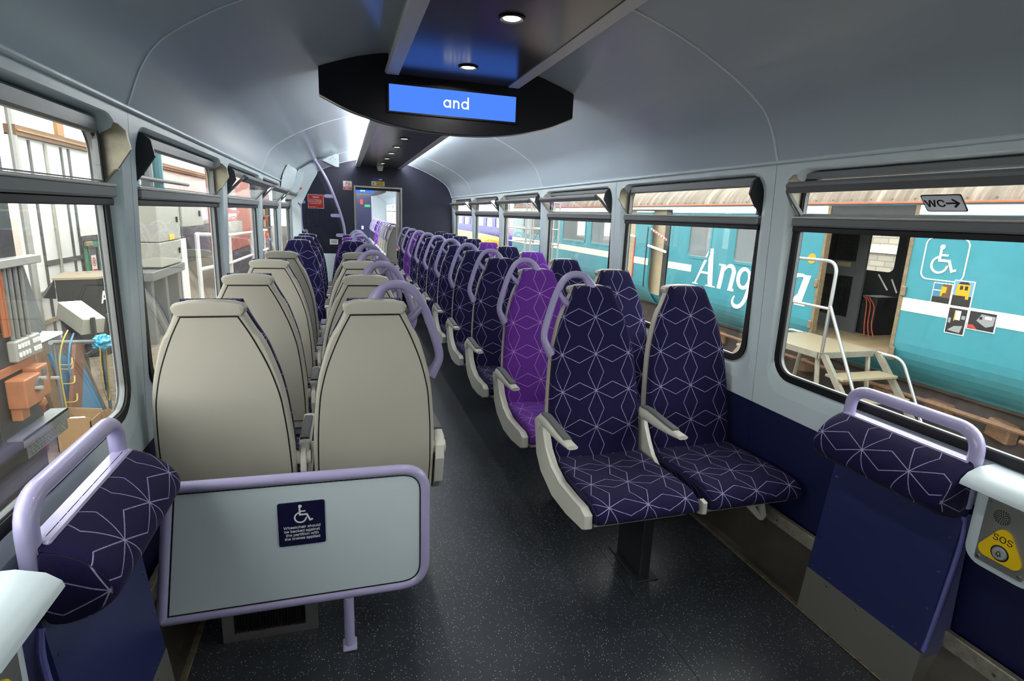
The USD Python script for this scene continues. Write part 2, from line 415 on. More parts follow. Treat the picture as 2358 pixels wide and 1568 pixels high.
# windows: surround, gasket, fixed pane, transom, hopper vent (some open), end cheeks
CHEEK = [(0, 1.735), (.035, 1.728), (.07, 1.718), (.09, 1.698), (.098, 1.648), (.06, 1.592), (.05, 1.588), (.013, 1.542), (0, 1.542)]
def window(n, side, a, b, opened):
    w = thing('window_%d' % n, 'carriage window with a %s hopper vent, %s' % ('tilted-open' if opened else 'closed', 'right wall' if side > 0 else 'left wall'), kind='structure')
    o = rrect(a + .045, b - .075, ZB, ZT, .10)
    i = rrect(a + .095, b - .105, ZB + .075, ZT - .012, .10)
    ring = lambda pts, x: np.stack([np.full(len(pts), x), pts[:, 0], pts[:, 1]], 1)
    mid = o * .5 + i * .5
    wo = ring(o, 0); wo[:, 0] = wall_x(wo[:, 2])
    wm = ring(mid, 0); wm[:, 0] = wall_x(wm[:, 2]) + .007
    part(w, 'surround', mir(loft([wo, wm, ring(i, 1.272), ring(i * .999 + .001 * i.mean(0), 1.30), ring(o, 1.30), wo + [.012, 0, 0]], cap=False), side), 'pale_panel', smooth=50)
    pi = Polygon(i)
    part(w, 'gasket', mir(ext(pi.buffer(.004).difference(pi.buffer(-.026)), 'x', 1.262, 1.29), side), 'rubber')
    part(w, 'bead', mir(ext(pi.buffer(-.024).difference(pi.buffer(-.031)), 'x', 1.268, 1.282), side), 'mullion_metal')
    part(w, 'lower_pane', mir(ext(pi.buffer(-.012).intersection(sbox(a, ZB, b, 1.50)), 'x', 1.274, 1.279), side), 'pane_glass', smooth=False)
    part(w, 'transom', mir(box(1.236, 1.285, a + .098, b - .108, 1.508, 1.543, .006), side), 'mullion_metal')
    part(w, 'transom_cap', mir(box(1.234, 1.285, a + .098, b - .108, 1.540, 1.549, .003), side), 'transom_cap')
    part(w, 'transom_seal', mir(box(1.246, 1.285, a + .1, b - .11, 1.486, 1.508, .003), side), 'rubber')
    # hopper vent, hinged along the transom
    hv = rrect(a + .125, b - .135, 1.545, 1.722, .06)
    pv = Polygon(hv).union(sbox(a + .125, 1.545, b - .135, 1.6))
    def tilt(q):
        q = tm(q); v = np.array(q.vertices)
        if opened:
            dz, dx = v[:, 2] - 1.545, v[:, 0] - 1.262
            s = math.radians(44)
            v[:, 0] = 1.262 - dz * math.sin(s) + dx * math.cos(s); v[:, 2] = 1.545 + dz * math.cos(s) + dx * math.sin(s)
        return mir(trimesh.Trimesh(v, q.faces, process=False), side)
    part(w, 'hopper_frame', tilt(ext(pv.difference(pv.buffer(-.011)).difference(sbox(a, 1.5, b, 1.553)), 'x', 1.258, 1.272)), 'mullion_metal')
    part(w, 'hopper_bar', tilt(box(1.248, 1.276, a + .15, b - .16, 1.682, 1.728, .007)), 'mullion_metal')
    part(w, 'hopper_pane', tilt(ext(pv.buffer(-.008), 'x', 1.263, 1.267)), 'pane_glass', smooth=False)
    part(w, 'head_rail', mir(box(1.25, 1.285, a + .13, b - .14, 1.70, 1.728, .004), side), 'mullion_metal') if opened else None
    ch = Polygon([(1.285 - d, z) for d, z in CHEEK])
    for y, mt in ((b - .118, 'cheek_metal'), (a + .105, 'cheek_dark')):
        part(w, 'end_cheek', mir(ext(ch, 'y', y, y + .012), side), mt)
        part(w, 'cheek_lip', mir(tube([(1.285 - d, y + .006, z) for d, z in CHEEK[5:8]], .005, 8), side), mt)
n = 0
for k, (a, b) in enumerate(WIN[1]):
    n += 1; window(n, 1, a, b, k != 2)
for k, (a, b) in enumerate(WIN[-1]):
    n += 1; window(n, -1, a, b, k > 2)

# ceiling: arched panels between white ribs
HALF = [(1.222, 1.778), (1.206, 1.82), (1.184, 1.876), (1.158, 1.926), (1.131, 1.963), (1.096, 1.996), (1.036, 2.038), (.972, 2.077), (.914, 2.108), (.755, 2.181), (.6, 2.238), (.451, 2.28), (.3, 2.308), (.15, 2.324)]
arch = spline([(x, z) for x, z in HALF] + [(0, 2.33)] + [(-x, z) for x, z in HALF[::-1]], 4)
def arch_band(y0, y1, out=.03, inn=0.0):
    c = np.array([0, 1.6])
    d = (arch - c) / np.linalg.norm(arch - c, axis=1, keepdims=True)
    prof = np.vstack([arch - d * inn, (arch + d * out)[::-1]])
    return loft([[(x, y0, z) for x, z in prof], [(x, y1, z) for x, z in prof]])
ce = thing('ceiling', 'glossy pale grey arched ceiling panels with thin white joints', kind='structure')
cs = [YB, -.94, 2.06, 5.06, 8.06, YE]
for a, b in zip(cs, cs[1:]): part(ce, 'ceiling_panel', arch_band(a + .002, b - .002), 'ceiling_paint', smooth=30)
for b in cs[1:-1]: part(ce, 'joint_rib', arch_band(b - .006, b + .006, .028, .003), 'rib_white', smooth=30)
part(ce, 'end_trim', arch_band(YE - .012, YE + .004, .028, .006), 'rib_white', smooth=30)

# end walls
inside = Polygon([(x, z) for x, z in arch] + [(-1.265, .68), (-1.265, -.02), (1.265, -.02), (1.265, .68)])
ew = thing('wall_end', 'dark navy end wall with the gangway opening', kind='structure')
full = inside.buffer(.03)
for a, b in ((-2, -.405), (.372, 2)): part(ew, 'end_panel', ext(full.intersection(sbox(a, -.1, b, 3)), 'y', YE, YE + .05), 'navy_wall')
part(ew, 'end_panel', ext(full.intersection(sbox(-.405, 1.9, .372, 3)), 'y', YE, YE + .05), 'navy_wall')
dr = thing('door_1', 'aluminium frame of the open gangway doorway in the end wall', kind='structure')
for q in (box(-.408, -.374, YE - .02, YE + .09, 0, 1.9, .004), box(.344, .378, YE - .02, YE + .09, 0, 1.9, .004), box(-.374, .344, YE - .02, YE + .09, 1.868, 1.9, .004)): part(dr, 'frame_member', q, 'alu_dull')
part(dr, 'door_track', box(-.374, .344, YE + .01, YE + .08, 1.835, 1.868, .004), 'black')
part(dr, 'door_edge', box(.30, .343, YE + .03, YE + .07, 0, 1.835, .006), 'alu_dull')
part(dr, 'indicator_lamp', box(.288, .306, YE + .005, YE + .03, .86, .90, .004), 'orange_glow')
part(dr, 'lock_plate', box(.286, .308, YE + .01, YE + .03, .72, .85, .004), 'dark_leg')
wb = struct('wall_back', ext(full, 'y', YB - .05, YB), 'navy_wall', 'navy wall behind the camera')

# left vestibule: door leaves between the draught screen and the end wall
d2 = thing('door_2', 'pale blue folding side door leaves beyond the draught screen', kind='structure')
for a, b in ((8.15, 8.8), (8.82, 9.5)):
    p = sbox(a, .05, b, 1.74).difference(Polygon(rrect(a + .12, b - .12, .75, 1.6, .06)))
    part(d2, 'door_leaf', ext(p, 'x', -1.218, -1.19), 'navy_panel')
    part(d2, 'door_pane', ext(Polygon(rrect(a + .11, b - .11, .74, 1.61, .06)), 'x', -1.207, -1.202), 'tinted_glass', smooth=False)

# ceiling raft: dark gloss panels between grey edge strips, downlights, light strips in the far half
RZ = 2.2
def raft_run(name, label, cuts, lit):
    t = thing(name, label, 'ceiling panel', (0, cuts[0], RZ))
    for a, b in zip(cuts, cuts[1:]): part(t, 'gloss_panel', box(-.30, .30, a + .002, b - .002, RZ, RZ + .018), 'raft_black')
    for s in (-1, 1):
        part(t, 'edge_strip', mir(ext([(.298, RZ - .004), (.36, RZ - .004), (.368, RZ + .004), (.368, RZ + .014), (.298, RZ + .014)], 'y', cuts[0], cuts[-1]), s), 'raft_edge')
        part(t, 'side_upstand', mir(box(.335, .35, cuts[0], cuts[-1], RZ + .014, 2.32), s), 'ceiling_paint')
        if lit: part(t, 'light_strip', mir(box(.351, .357, cuts[0] + .05, cuts[-1] - .05, RZ + .03, RZ + .06), s), 'led_strip', label='glowing white light strip')
    return t
raft_run('ceiling_raft', 'dark glossy ceiling raft with grey edges in front of the display sign', [YB + .02, .6, 3.14], False)
raft_run('ceiling_raft', 'dark glossy ceiling raft with lit edges behind the display sign', [3.26, 5.86, YE - .02], True)
for k, (x, y) in enumerate([(0, -.9), (0, .5), (0, 1.3), (0.005, 2.1), (.005, 2.83), (0, 4.98), (0, 5.70), (0, 6.46), (0, 7.17), (0, 7.9), (0, 8.7)]):
    where = {3: 'nearer of the two downlights in front of the display sign', 4: 'downlight just in front of the display sign', 10: 'last downlight before the end wall'}.get(k)
    ord_ = ['first', 'second', 'third', 'fourth', 'fifth']
    lab = 'small round %s' % where if where else ('small round downlight in the far raft, %s beyond the display sign' % ord_[k - 5] if k > 4 else 'small round downlight in the ceiling above the camera, %s from the back wall' % ord_[k])
    t = thing('downlight', lab, 'light', (x, y, RZ), group='downlights in the ceiling raft')
    part(t, 'bezel', lathe([(.048, RZ), (.05, RZ - .004), (.042, RZ - .008), (.032, RZ - .004), (.03, RZ + .0)], (x, y, 0)), 'black')
    part(t, 'lens', lathe([(.001, RZ - .0035), (.029, RZ - .0035), (.029, RZ - .001), (.001, RZ - .001)], (x, y, 0)), 'downlight_lens')
t = thing('smoke_detector', 'small white ceiling sensor at the end of the far raft', 'sensor', (0, 9.35, RZ))
part(t, 'base', lathe([(.001, RZ), (.05, RZ), (.05, RZ - .02), (.001, RZ - .02)], (0, 9.35, 0)), 'white')
part(t, 'dome', lathe([(.001, RZ - .075), (.03, RZ - .07), (.044, RZ - .05), (.046, RZ - .02), (.001, RZ - .02)], (0, 9.35, 0)), 'white')

# display sign hanging from the ceiling
def sign(y, name, label):
    bot = [(-.695, 2.072), (-.563, 2.015), (-.46, 1.985), (-.36, 1.961), (-.19, 1.938), (0, 1.931), (.19, 1.938), (.36, 1.961), (.46, 1.985), (.563, 2.015), (.695, 2.072)]
    top = [(.695, 2.2), (.6, 2.235), (.45, 2.285), (0, 2.34), (-.45, 2.285), (-.6, 2.235), (-.695, 2.2)]
    t = thing(name, label, 'display sign', (0, y, 2.2))
    poly = Polygon([tuple(q) for q in spline(bot, 4)] + top)
    part(t, 'housing', ext(poly, 'y', y, y + .1), 'sign_body')
    part(t, 'bottom_trim', tube([(px, y + .012, pz - .003) for px, pz in spline(bot, 4)], .006, 8), 'alu')
    b = part(t, 'screen_bezel', ext(sbox(-.357, 2.011, .357, 2.161).difference(sbox(-.348, 2.019, .348, 2.152)), 'y', y - .01, y), 'black')
    s = part(t, 'screen', box(-.348, .348, y - .005, y - .001, 2.019, 2.152), 'screen_blue', label='lit blue display')
    g = lambda d: d
    L = lambda pts: LineString(pts).buffer(.0045)
    a1 = Point(0, 0).buffer(.0205).difference(Point(0, 0).buffer(.0125)).union(sbox(.0135, -.0205, .0215, .0205))
    n1 = unary_union([sbox(-.017, -.0205, -.009, .0205), Point(0, .003).buffer(.017).difference(Point(0, .003).buffer(.009)).intersection(sbox(-.02, .003, .02, .03)), sbox(.009, -.0205, .017, .003)])
    d1 = Point(0, 0).buffer(.0205).difference(Point(0, 0).buffer(.0125)).union(sbox(.0135, -.0205, .0215, .041))
    word = unary_union([affinity.translate(a1, -.052), affinity.translate(n1, -.002), affinity.translate(d1, .046)])
    part(s, 'word', flat(word, (.012, y - .0055, 2.082), (1, 0, 0), (0, 0, 1), .001), 'screen_text', label='white word reading and')
sign(3.15, 'display_sign', 'wide navy overhead sign with a lit blue screen reading and, near the camera')

# ------------------------------------------------------------------ train seats
HW = [(.40, .224), (.5, .228), (.6, .228), (.70, .224), (.82, .213), (.91, .200), (1.0, .177), (1.06, .157), (1.11, .132), (1.16, .108), (1.19, .098)]
hw = lambda z: np.interp(z, [a for a, _ in HW], [b for _, b in HW])
hw_s = (lambda q: (lambda z: np.interp(z, q[:, 0], q[:, 1])))(spline(HW, 6))
INS = [(.45, .205), (.55, .207), (.7, .202), (.82, .192), (.88, .183), (.975, .158), (1.08, .117), (1.152, .081)]
shear = lambda v: np.stack([v[:, 0], v[:, 1] + .19 * (v[:, 2] - 1.2), v[:, 2]], 1)
def sheared(q):
    q = tm(q); return trimesh.Trimesh(shear(np.array(q.vertices)), q.faces, process=False)
def outline(prof, z0, z1, n=26):
    zs = np.linspace(z0, z1, n); w = np.interp(zs, spline(prof, 6)[:, 0], spline(prof, 6)[:, 1])
    return [(a, b) for a, b in zip(w, zs)] + [(-a, b) for a, b in zip(w[::-1], zs[::-1])]
def pad_mesh():
    zs = np.concatenate([[.415, .42, .43], np.linspace(.45, 1.15, 26), [1.17, 1.186, 1.196, 1.202]])
    th = np.linspace(0, 2 * np.pi, 37)[:-1]
    rings, uv = [], []
    for z in zs:
        w = hw_s(z) - .003
        e = min(1, ((1.2065 - z) / .03)) ** .5 * min(1, (z - .405) / .02) ** .5
        cx = np.sign(np.cos(th)) * np.abs(np.cos(th)) ** .42; sy = np.sign(np.sin(th)) * np.abs(np.sin(th)) ** .75
        bolster = .016 * np.clip((np.abs(cx) - .45) / .55, 0, 1) ** 2 * (sy < 0)
        r = np.stack([w * cx * (.94 + .06 * e), .032 + .034 * sy * e - bolster * e * .7, np.full(36, z)], 1)
        rings.append(r)
        side = np.where(np.abs(cx) > .9, np.sign(cx) * (r[:, 1] + .01), 0)
        uv.append(np.stack([(r[:, 0] + side * .6) / .166, (r[:, 2] - 1.067) / .166], 1))
    q = loft(rings); u = np.vstack(uv)
    return trimesh.Trimesh(shear(np.array(q.vertices)), q.faces, process=False), u
def cushion_mesh():
    pr = np.array([(-.10, .405), (-.11, .385), (-.20, .378), (-.54, .370), (-.59, .373), (-.618, .384), (-.629, .40), (-.626, .418), (-.612, .440), (-.58, .455), (-.53, .461), (-.44, .459), (-.34, .455), (-.22, .449), (-.13, .445), (-.105, .43)])
    pr = spline(np.vstack([pr, pr[:1]]), 3)[:-1]
    c = pr.mean(0)
    arc = np.concatenate([[0], np.cumsum(np.linalg.norm(np.diff(pr, axis=0), axis=1))])
    k0 = np.argmin(np.abs(pr[:, 0] + .44) + (pr[:, 1] < .4) * 9)
    rings, uv = [], []
    for x, s in [(-.222, .80), (-.218, .93), (-.208, .985), (-.19, 1)] + [(t, 1) for t in np.linspace(-.16, .16, 9)] + [(.19, 1), (.208, .985), (.218, .93), (.222, .80)]:
        q = c + (pr - c) * [min(1, .8 + .2 * s), s]
        q[:, 1] -= .006 * math.exp(-(x / .12) ** 2) * (q[:, 1] > .43)
        rings.append(np.stack([np.full(len(q), x), q[:, 0], q[:, 1]], 1))
        uv.append(np.stack([np.full(len(q), x / .166), (arc - arc[k0]) / .166], 1))
    q = loft(rings); return q, np.vstack(uv)
PAD, PAD_UV = pad_mesh(); CUS, CUS_UV = cushion_mesh()
def shell_mesh():
    zs = np.linspace(.41, 1.19, 30)
    prof = [(hw_s(z), z) for z in zs] + [(-hw_s(z), z) for z in zs[::-1]]
    p = np.array(prof); c = np.array([0, .8])
    ring = lambda y, d: [((x - np.sign(x) * d), y, z - (d if z > 1.1 else 0)) for x, z in p]
    return sheared(loft([ring(.052, .010), ring(.054, .004), ring(.082, .004), ring(.092, .008), ring(.096, .015)]))
SHELL = shell_mesh()
def prof_y(prof, y0, y1): return sheared(ext(Polygon(prof), 'y', y0, y1))
CAPP = [(-.094, 1.156), (-.104, 1.168), (-.107, 1.183), (-.100, 1.194), (-.06, 1.203), (0, 1.206), (.06, 1.203), (.100, 1.194), (.107, 1.183), (.104, 1.168), (.094, 1.156)]
SIDEP = [(-.03, .60), (-.02, .55), (-.055, .437), (-.12, .38), (-.27, .335), (-.43, .338), (-.59, .362), (-.605, .372), (-.60, .418), (-.56, .43), (-.47, .425), (-.34, .425), (-.24, .45), (-.165, .50), (-.115, .57), (-.09, .61), (-.06, .62)]
SIDEW = [(-.03, .60), (-.02, .55), (-.055, .437), (-.12, .39), (-.27, .36), (-.43, .355), (-.59, .362), (-.612, .372), (-.61, .415), (-.585, .418), (-.56, .385), (-.30, .385), (-.21, .44), (-.16, .50), (-.115, .57), (-.09, .61), (-.06, .62)]
def seat(name, aisle, fabric, flip, label, loc, rotz, group):
    """a seat facing -y in its own frame; its aisle side is -x (+x when flipped)."""
    t = thing(name, label, 'seat', loc, rotz, group)
    s = -1 if flip else 1
    P = lambda nm, q, mt, **k: part(t, nm, mir(q, s), mt, local=True, **k)
    for nm, q, u in (('seat_cushion', CUS, CUS_UV), ('backrest', PAD, PAD_UV)): part(t, nm, q, fabric, uv=u, local=True)
    sh = P('back_shell', SHELL, 'seat_shell')
    pi = Polygon(outline(INS, .45, 1.152))
    for nm, q, mt in (('back_groove', prof_y(list(pi.buffer(.0035).exterior.coords)[:-1], .09, .0968), 'groove_black'), ('back_panel', prof_y(list(pi.buffer(-.001).exterior.coords)[:-1], .09, .0985), 'seat_shell')): part(sh, nm, mir(q, s), mt, local=True)
    cp = np.array(CAPP); cc = np.array([0, 1.18])
    P('top_cap', sheared(loft([[(x, y, z) for x, z in cc + (cp - cc) * k] for y, k in ((.050, .93), (.055, 1), (.094, 1), (.102, .96), (.105, .86))])), 'seat_shell')
    px = -.248
    sp = Polygon(SIDEP if aisle else SIDEW).buffer(.004)
    th = 1 if aisle else .62
    P('side_panel', loft([[(x, y, z) for y, z in (np.array(sp.exterior.coords)[:-1] - [-.3, .42]) * k + [-.3, .42]] for x, k in ((px - .017 * th, .985), (px - .012 * th, 1), (px + .012 * th, 1), (px + .017 * th, .985))]), 'seat_trim')
    # armrest: tapered arm with a dark pad on top
    ar = [(-.05, .585, .02), (-.08, .612, .028), (-.14, .618, .03), (-.22, .615, .027), (-.30, .613, .021), (-.38, .615, .014), (-.425, .618, .009)]
    rings = [[(px - .003 + .023 * math.copysign(abs(math.cos(a)) ** .6, math.cos(a)), y, z + h * math.sin(a)) for a in np.linspace(0, 2 * np.pi, 17)[:-1]] for y, z, h in ar]
    a_ = P('armrest', loft(rings), 'seat_trim')
    part(a_, 'arm_pad', mir(loft([[(px - .003 - .018, y, z + h * .93), (px - .003 + .018, y, z + h * .93), (px - .003 + .014, y, z + h * .93 + .009), (px - .003 - .014, y, z + h * .93 + .009)] for y, z, h in [(-.10, .614, .029), (-.15, .618, .029), (-.22, .615, .027), (-.30, .613, .021), (-.37, .615, .015)]]), s), 'armpad', smooth=30, local=True)
    P('arm_pivot', cyl((px, -.062, .585), .026, .052, 'x'), 'seat_trim')
    if aisle:
        hp = [(-.004, .04, 1.19), (-.012, .04, 1.215), (-.035, .04, 1.243), (-.07, .04, 1.253), (-.108, .04, 1.248), (-.142, .04, 1.222), (-.172, .04, 1.172), (-.2, .04, 1.105), (-.224, .04, 1.035), (-.236, .04, .99), (-.235, .04, .958), (-.222, .04, .928), (-.203, .04, .90)]
        sp_ = spline(hp, 5)
        rad = np.interp(np.linspace(0, 1, len(sp_)), [0, .06, .16, .5, .8, .92, 1], [.030, .024, .0165, .0155, .0165, .02, .028])
        hg = P('grab_handle', sheared(tube(sp_, rad, 12)), 'handle_plastic')
        part(hg, 'handle_spur', mir(sheared(tube([(-.168, .04, 1.172), (-.15, .04, 1.150), (-.118, .04, 1.118)], [.013, .0125, .018], 10, 4)), s), 'handle_plastic', local=True)
        P('pedestal', box(.088, .136, -.46, -.25, 0, .36, .004), 'dark_leg')
        P('foot_plate', box(.06, .164, -.49, -.22, 0, .006, .002), 'dark_leg')
    else:
        P('support_beam', box(-.20, .235, -.40, -.33, .298, .334, .006), 'dark_leg')
        P('wall_bracket', ext(Polygon([(-.02, .372), (.12, .372), (.155, .255), (.14, .235), (.12, .24)]).difference(Polygon([(.085, .31), (.125, .262), (.118, .315)])), 'y', -.52, -.50), 'seat_trim')
    P('seat_pan', box(-.21, .21, -.57, -.12, .345, .378, .006), 'seat_trim')
    return t
SEATS = {}
def place_seat(aisle, fabric, flip, label, x, y, rotz, group):
    key = (aisle, fabric, flip)
    nm = ('aisle_seat' if aisle else 'window_seat')
    if key not in SEATS: SEATS[key] = seat(nm, aisle, fabric, flip, label, (x, y, 0), rotz, group)
    else: dup(SEATS[key], nm, (x, y, 0), rotz, label, 'seat', group)
NV, PU = 'moquette_navy', 'moquette_purple'
ORD = ['first', 'second', 'third', 'fourth', 'fifth', 'sixth', 'seventh', 'eighth', 'ninth', 'tenth']
RY = [2.28, 3.04, 3.84, 4.61, 5.38, 6.15, 6.95, 7.75, 8.58, 9.36]
for k, y in enumerate(RY):
    where = 'first row from the camera' if k == 0 else 'last row by the end wall' if k == 9 else '%s row from the camera' % ORD[k]
    a, w = (PU if k in (1, 8) else NV), (PU if k in (3, 5) else NV)
    place_seat(True, a, False, '%s seat with lavender handle, right of the aisle, %s' % ('bright purple' if a == PU else 'dark navy', where), .5, y, 0, 'seats down the right side')
    place_seat(False, w, False, '%s seat by the right windows, %s' % ('bright purple' if w == PU else 'dark navy', where), 1.005, y, 0, 'seats down the right side')
for k, y in enumerate([1.995, 2.765, 3.53, 4.22]):
    where = 'behind the wheelchair partition' if k == 0 else '%s grey back from the partition' % ORD[k]
    place_seat(True, NV, False, 'grey-backed aisle seat with lavender handle on the left, %s' % where, -.5, y, 180, 'seats facing away on the left')
    place_seat(False, NV, False, 'grey-backed seat by the left windows, %s' % where, -1.01, y, 180, 'seats facing away on the left')
for k, y in enumerate([5.69, 6.42, 7.08]):
    where = ['nearest facing row', 'middle facing row', 'last row before the glass screen'][k]
    a = PU if k == 1 else NV
    place_seat(True, a, True, '%s seat left of the aisle turned towards the camera, %s' % ('purple' if a == PU else 'navy', where), -.5, y, 0, 'seats facing the camera on the left')
    place_seat(False, NV, True, 'navy seat by the left windows turned towards the camera, %s' % where, -1.006, y, 0, 'seats facing the camera on the left')
for k, y in enumerate([11.95, 12.7, 13.45, 14.2, 14.95]):
    place_seat(True, NV, True, 'grey seat back seen through the gangway door, %s of five' % ORD[k], .5, y, 180, 'seats in the next carriage')
for k, y in enumerate([16.6, 17.35, 18.1, 18.85]):
    a = PU if k == 0 else NV
    place_seat(True, a, False, '%s seat far down the next carriage turned towards the door, %s of four' % ('purple' if a == PU else 'navy', ORD[k]), .5, y, 0, 'far seats in the next carriage')

# ------------------------------------------------------------------ wheelchair bay: partition, perches, help points, heater
t = thing('partition', 'low lavender-framed partition with pale panel and access sticker, left of the aisle', 'partition', (-.613, 1.73, 0))
fr = bend([(-1.175, 1.73, .215), (-.352, 1.73, .215), (-.352, 1.73, .655), (-1.12, 1.73, .665)], .085, 8)
part(t, 'frame_tube', tube(fr, .0175, 14), 'lavender')
part(t, 'frame_tube', tube([(-1.12, 1.73, .665), (-1.175, 1.73, .215)], .0175, 14), 'lavender')
pp = Polygon([(x, z) for x, _, z in fr])
part(t, 'panel', ext(pp.buffer(-.006), 'y', 1.722, 1.738), 'pale_panel')
part(t, 'panel_seal', ext(pp.buffer(-.016).difference(pp.buffer(-.0195)), 'y', 1.720, 1.723), 'groove_black')
part(t, 'leg', tube([(-.613, 1.73, .2), (-.613, 1.73, .004)], .0175, 14), 'lavender')
part(t, 'foot', box(-.637, -.589, 1.70, 1.76, 0, .012, .004), 'lavender')
st = part(t, 'access_sticker', ext(Polygon(rrect(-.822, -.6795, .4285, .581, .006, 3)), 'y', 1.7185, 1.7225), 'sticker_navy', label='square navy sticker with a white access symbol')
part(st, 'access_symbol', flat(wheelchair(.066), (-.778, 1.7185, .507), (1, 0, 0), (0, 0, 1), .0006), 'sticker_white')
for k, s in enumerate(['Wheelchair should', 'be backed against', 'the partition with', 'the brakes applied']):
    part(st, 'lettering', text(s, .0088, (-.7507, 1.7185, .4890 - .0132 * k), (1, 0, 0), (0, 0, 1), .0006, True, width=[.112, .108, .100, .108][k]), 'sticker_white')

h = thing('heater_box', 'black grilled heater box with a metal frame under the seat behind the partition', 'heater', (-.88, 1.85, 0))
part(h, 'body', box(-1.03, -.73, 1.86, 2.2, 0, .3, .006), 'dark_leg')
part(h, 'frame', ext(sbox(-1.037, 0, -.723, .305).difference(sbox(-1.0, .03, -.765, .27)), 'y', 1.845, 1.862), 'alu_dull')
part(h, 'grille', cat_(*[box(x, x + .004, 1.85, 1.86, .03, .27) for x in np.arange(-.998, -.768, .010)]), 'grille')

def d_section(): return np.array([(1.197, .70), (1.19, .83), (1.172, .838), (1.15, .832), (1.12, .815), (1.088, .787), (1.064, .752), (1.058, .72), (1.068, .696), (1.095, .674), (1.13, .660), (1.165, .655), (1.19, .665)])
def perch(side, y0, y1, label):
    t = thing('perch_seat', label, 'perch seat', (side * 1.13, (y0 + y1) / 2, 0), group='perch seats in the wheelchair bay')
    P = lambda nm, q, mt, par=None, **k: part(par or t, nm, mir(q, side), mt, **k)
    pr = spline(np.vstack([d_section(), d_section()[:1]]), 4)[:-1]
    c = pr.mean(0); arc = np.concatenate([[0], np.cumsum(np.linalg.norm(np.diff(pr, axis=0), axis=1))])
    rings, uv = [], []
    ys = [(y0 - .004, .45), (y0 - .002, .88), (y0 + .004, .95), (y0 + .018, .99)] + [(y, 1) for y in np.linspace(y0 + .04, y1 - .04, 10)] + [(y1 - .018, .99), (y1 - .004, .95), (y1 + .002, .88), (y1 + .004, .45)]
    for y, s in ys:
        q = c + (pr - c) * s
        rings.append([(a, y, b) for a, b in q])
        end = (1 - s) * .9
        uv.append(np.stack([np.full(len(q), (y - y0) / .166 + .35), (arc - .11) / .166], 1))
    cu = part(t, 'cushion', mir(loft(rings[1:-1], cap=False), side), 'moquette_navy', uv=np.vstack(uv[1:-1]))
    for y, rr, sg in ((y0, rings[1], -1), (y1, rings[-2], 1)):
        rr = np.array(rr); cc = rr.mean(0)
        e = loft([rr, cc + (rr - cc) * [.93, 1, .93] + [0, sg * .003, 0], cc + (rr - cc) * [.5, 1, .5] + [0, sg * .008, 0]])
        part(cu, 'cushion_end', mir(e, side), 'moquette_navy', uv=np.stack([np.array(e.vertices)[:, 0] / .166 + .55, np.array(e.vertices)[:, 2] / .166 + .62], 1))
    bx = lambda z: 1.128 + (z / .627) * .063
    def slab(z0, z1, a, b, th, inset=0): return loft([[(bx(z) + inset, a, z), (bx(z) + inset, b, z), (bx(z) + inset + th, b, z), (bx(z) + inset + th, a, z)] for z in (z0, z1)])
    bo = P('board', slab(.18, .70, y0, y1, .012), 'perch_board', smooth=False)
    P('kick_plate', slab(.0, .182, y0 - .001, y1 + .001, .014, -.002), 'kick_steel', smooth=False)
    P('board_screws', cat_(*[cyl((bx(z) - .001, y, z), .004, .004, 'x', 8) for z in (.2, .33, .46, .58) for y in (y0 + .02, y1 - .02)], *[cyl((bx(z) - .003, y, z), .004, .004, 'x', 8) for z in (.165, .2) for y in np.linspace(y0 + .1, y1 - .1, 3)]), 'screw', par=bo, kind='stuff')
    for y in (y0, y1 - .012):
        P('side_cheek', ext(Polygon([(bx(.16) + .012, .16), (bx(.66) + .012, .66), (1.232, .66), (1.262, .16)]), 'y', y, y + .012), 'perch_side')
        P('side_kick', ext(Polygon([(bx(0) + .012, 0), (bx(.16) + .012, .16), (1.262, .16), (1.262, 0)]), 'y', y, y + .012), 'kick_steel')
    lo = bend([(1.20, y0 + .012, .69), (1.20, y0 + .012, .93), (1.20, y1 - .012, .93), (1.20, y1 - .012, .69)], .07, 8)
    P('grab_rail', tube(lo, .0205, 14), 'lavender')
    P('edge_tube', tube([(1.20, y0 + .004, .66), (bx(.6) + .012, y0 - .003, .55), (bx(.2) + .004, y0 - .003, .19)], .008, 8, 5), 'perch_edge')
    P('cross_plate', box(1.165, 1.212, y0 + .012, y1 - .012, .826, .842, .004), 'lavender')
perch(1, 1.04, 1.5, 'navy star-patterned bolster perch with lavender rail on the right wall')
perch(-1, 1.165, 1.645, 'navy star-patterned bolster perch with lavender rail on the left wall')

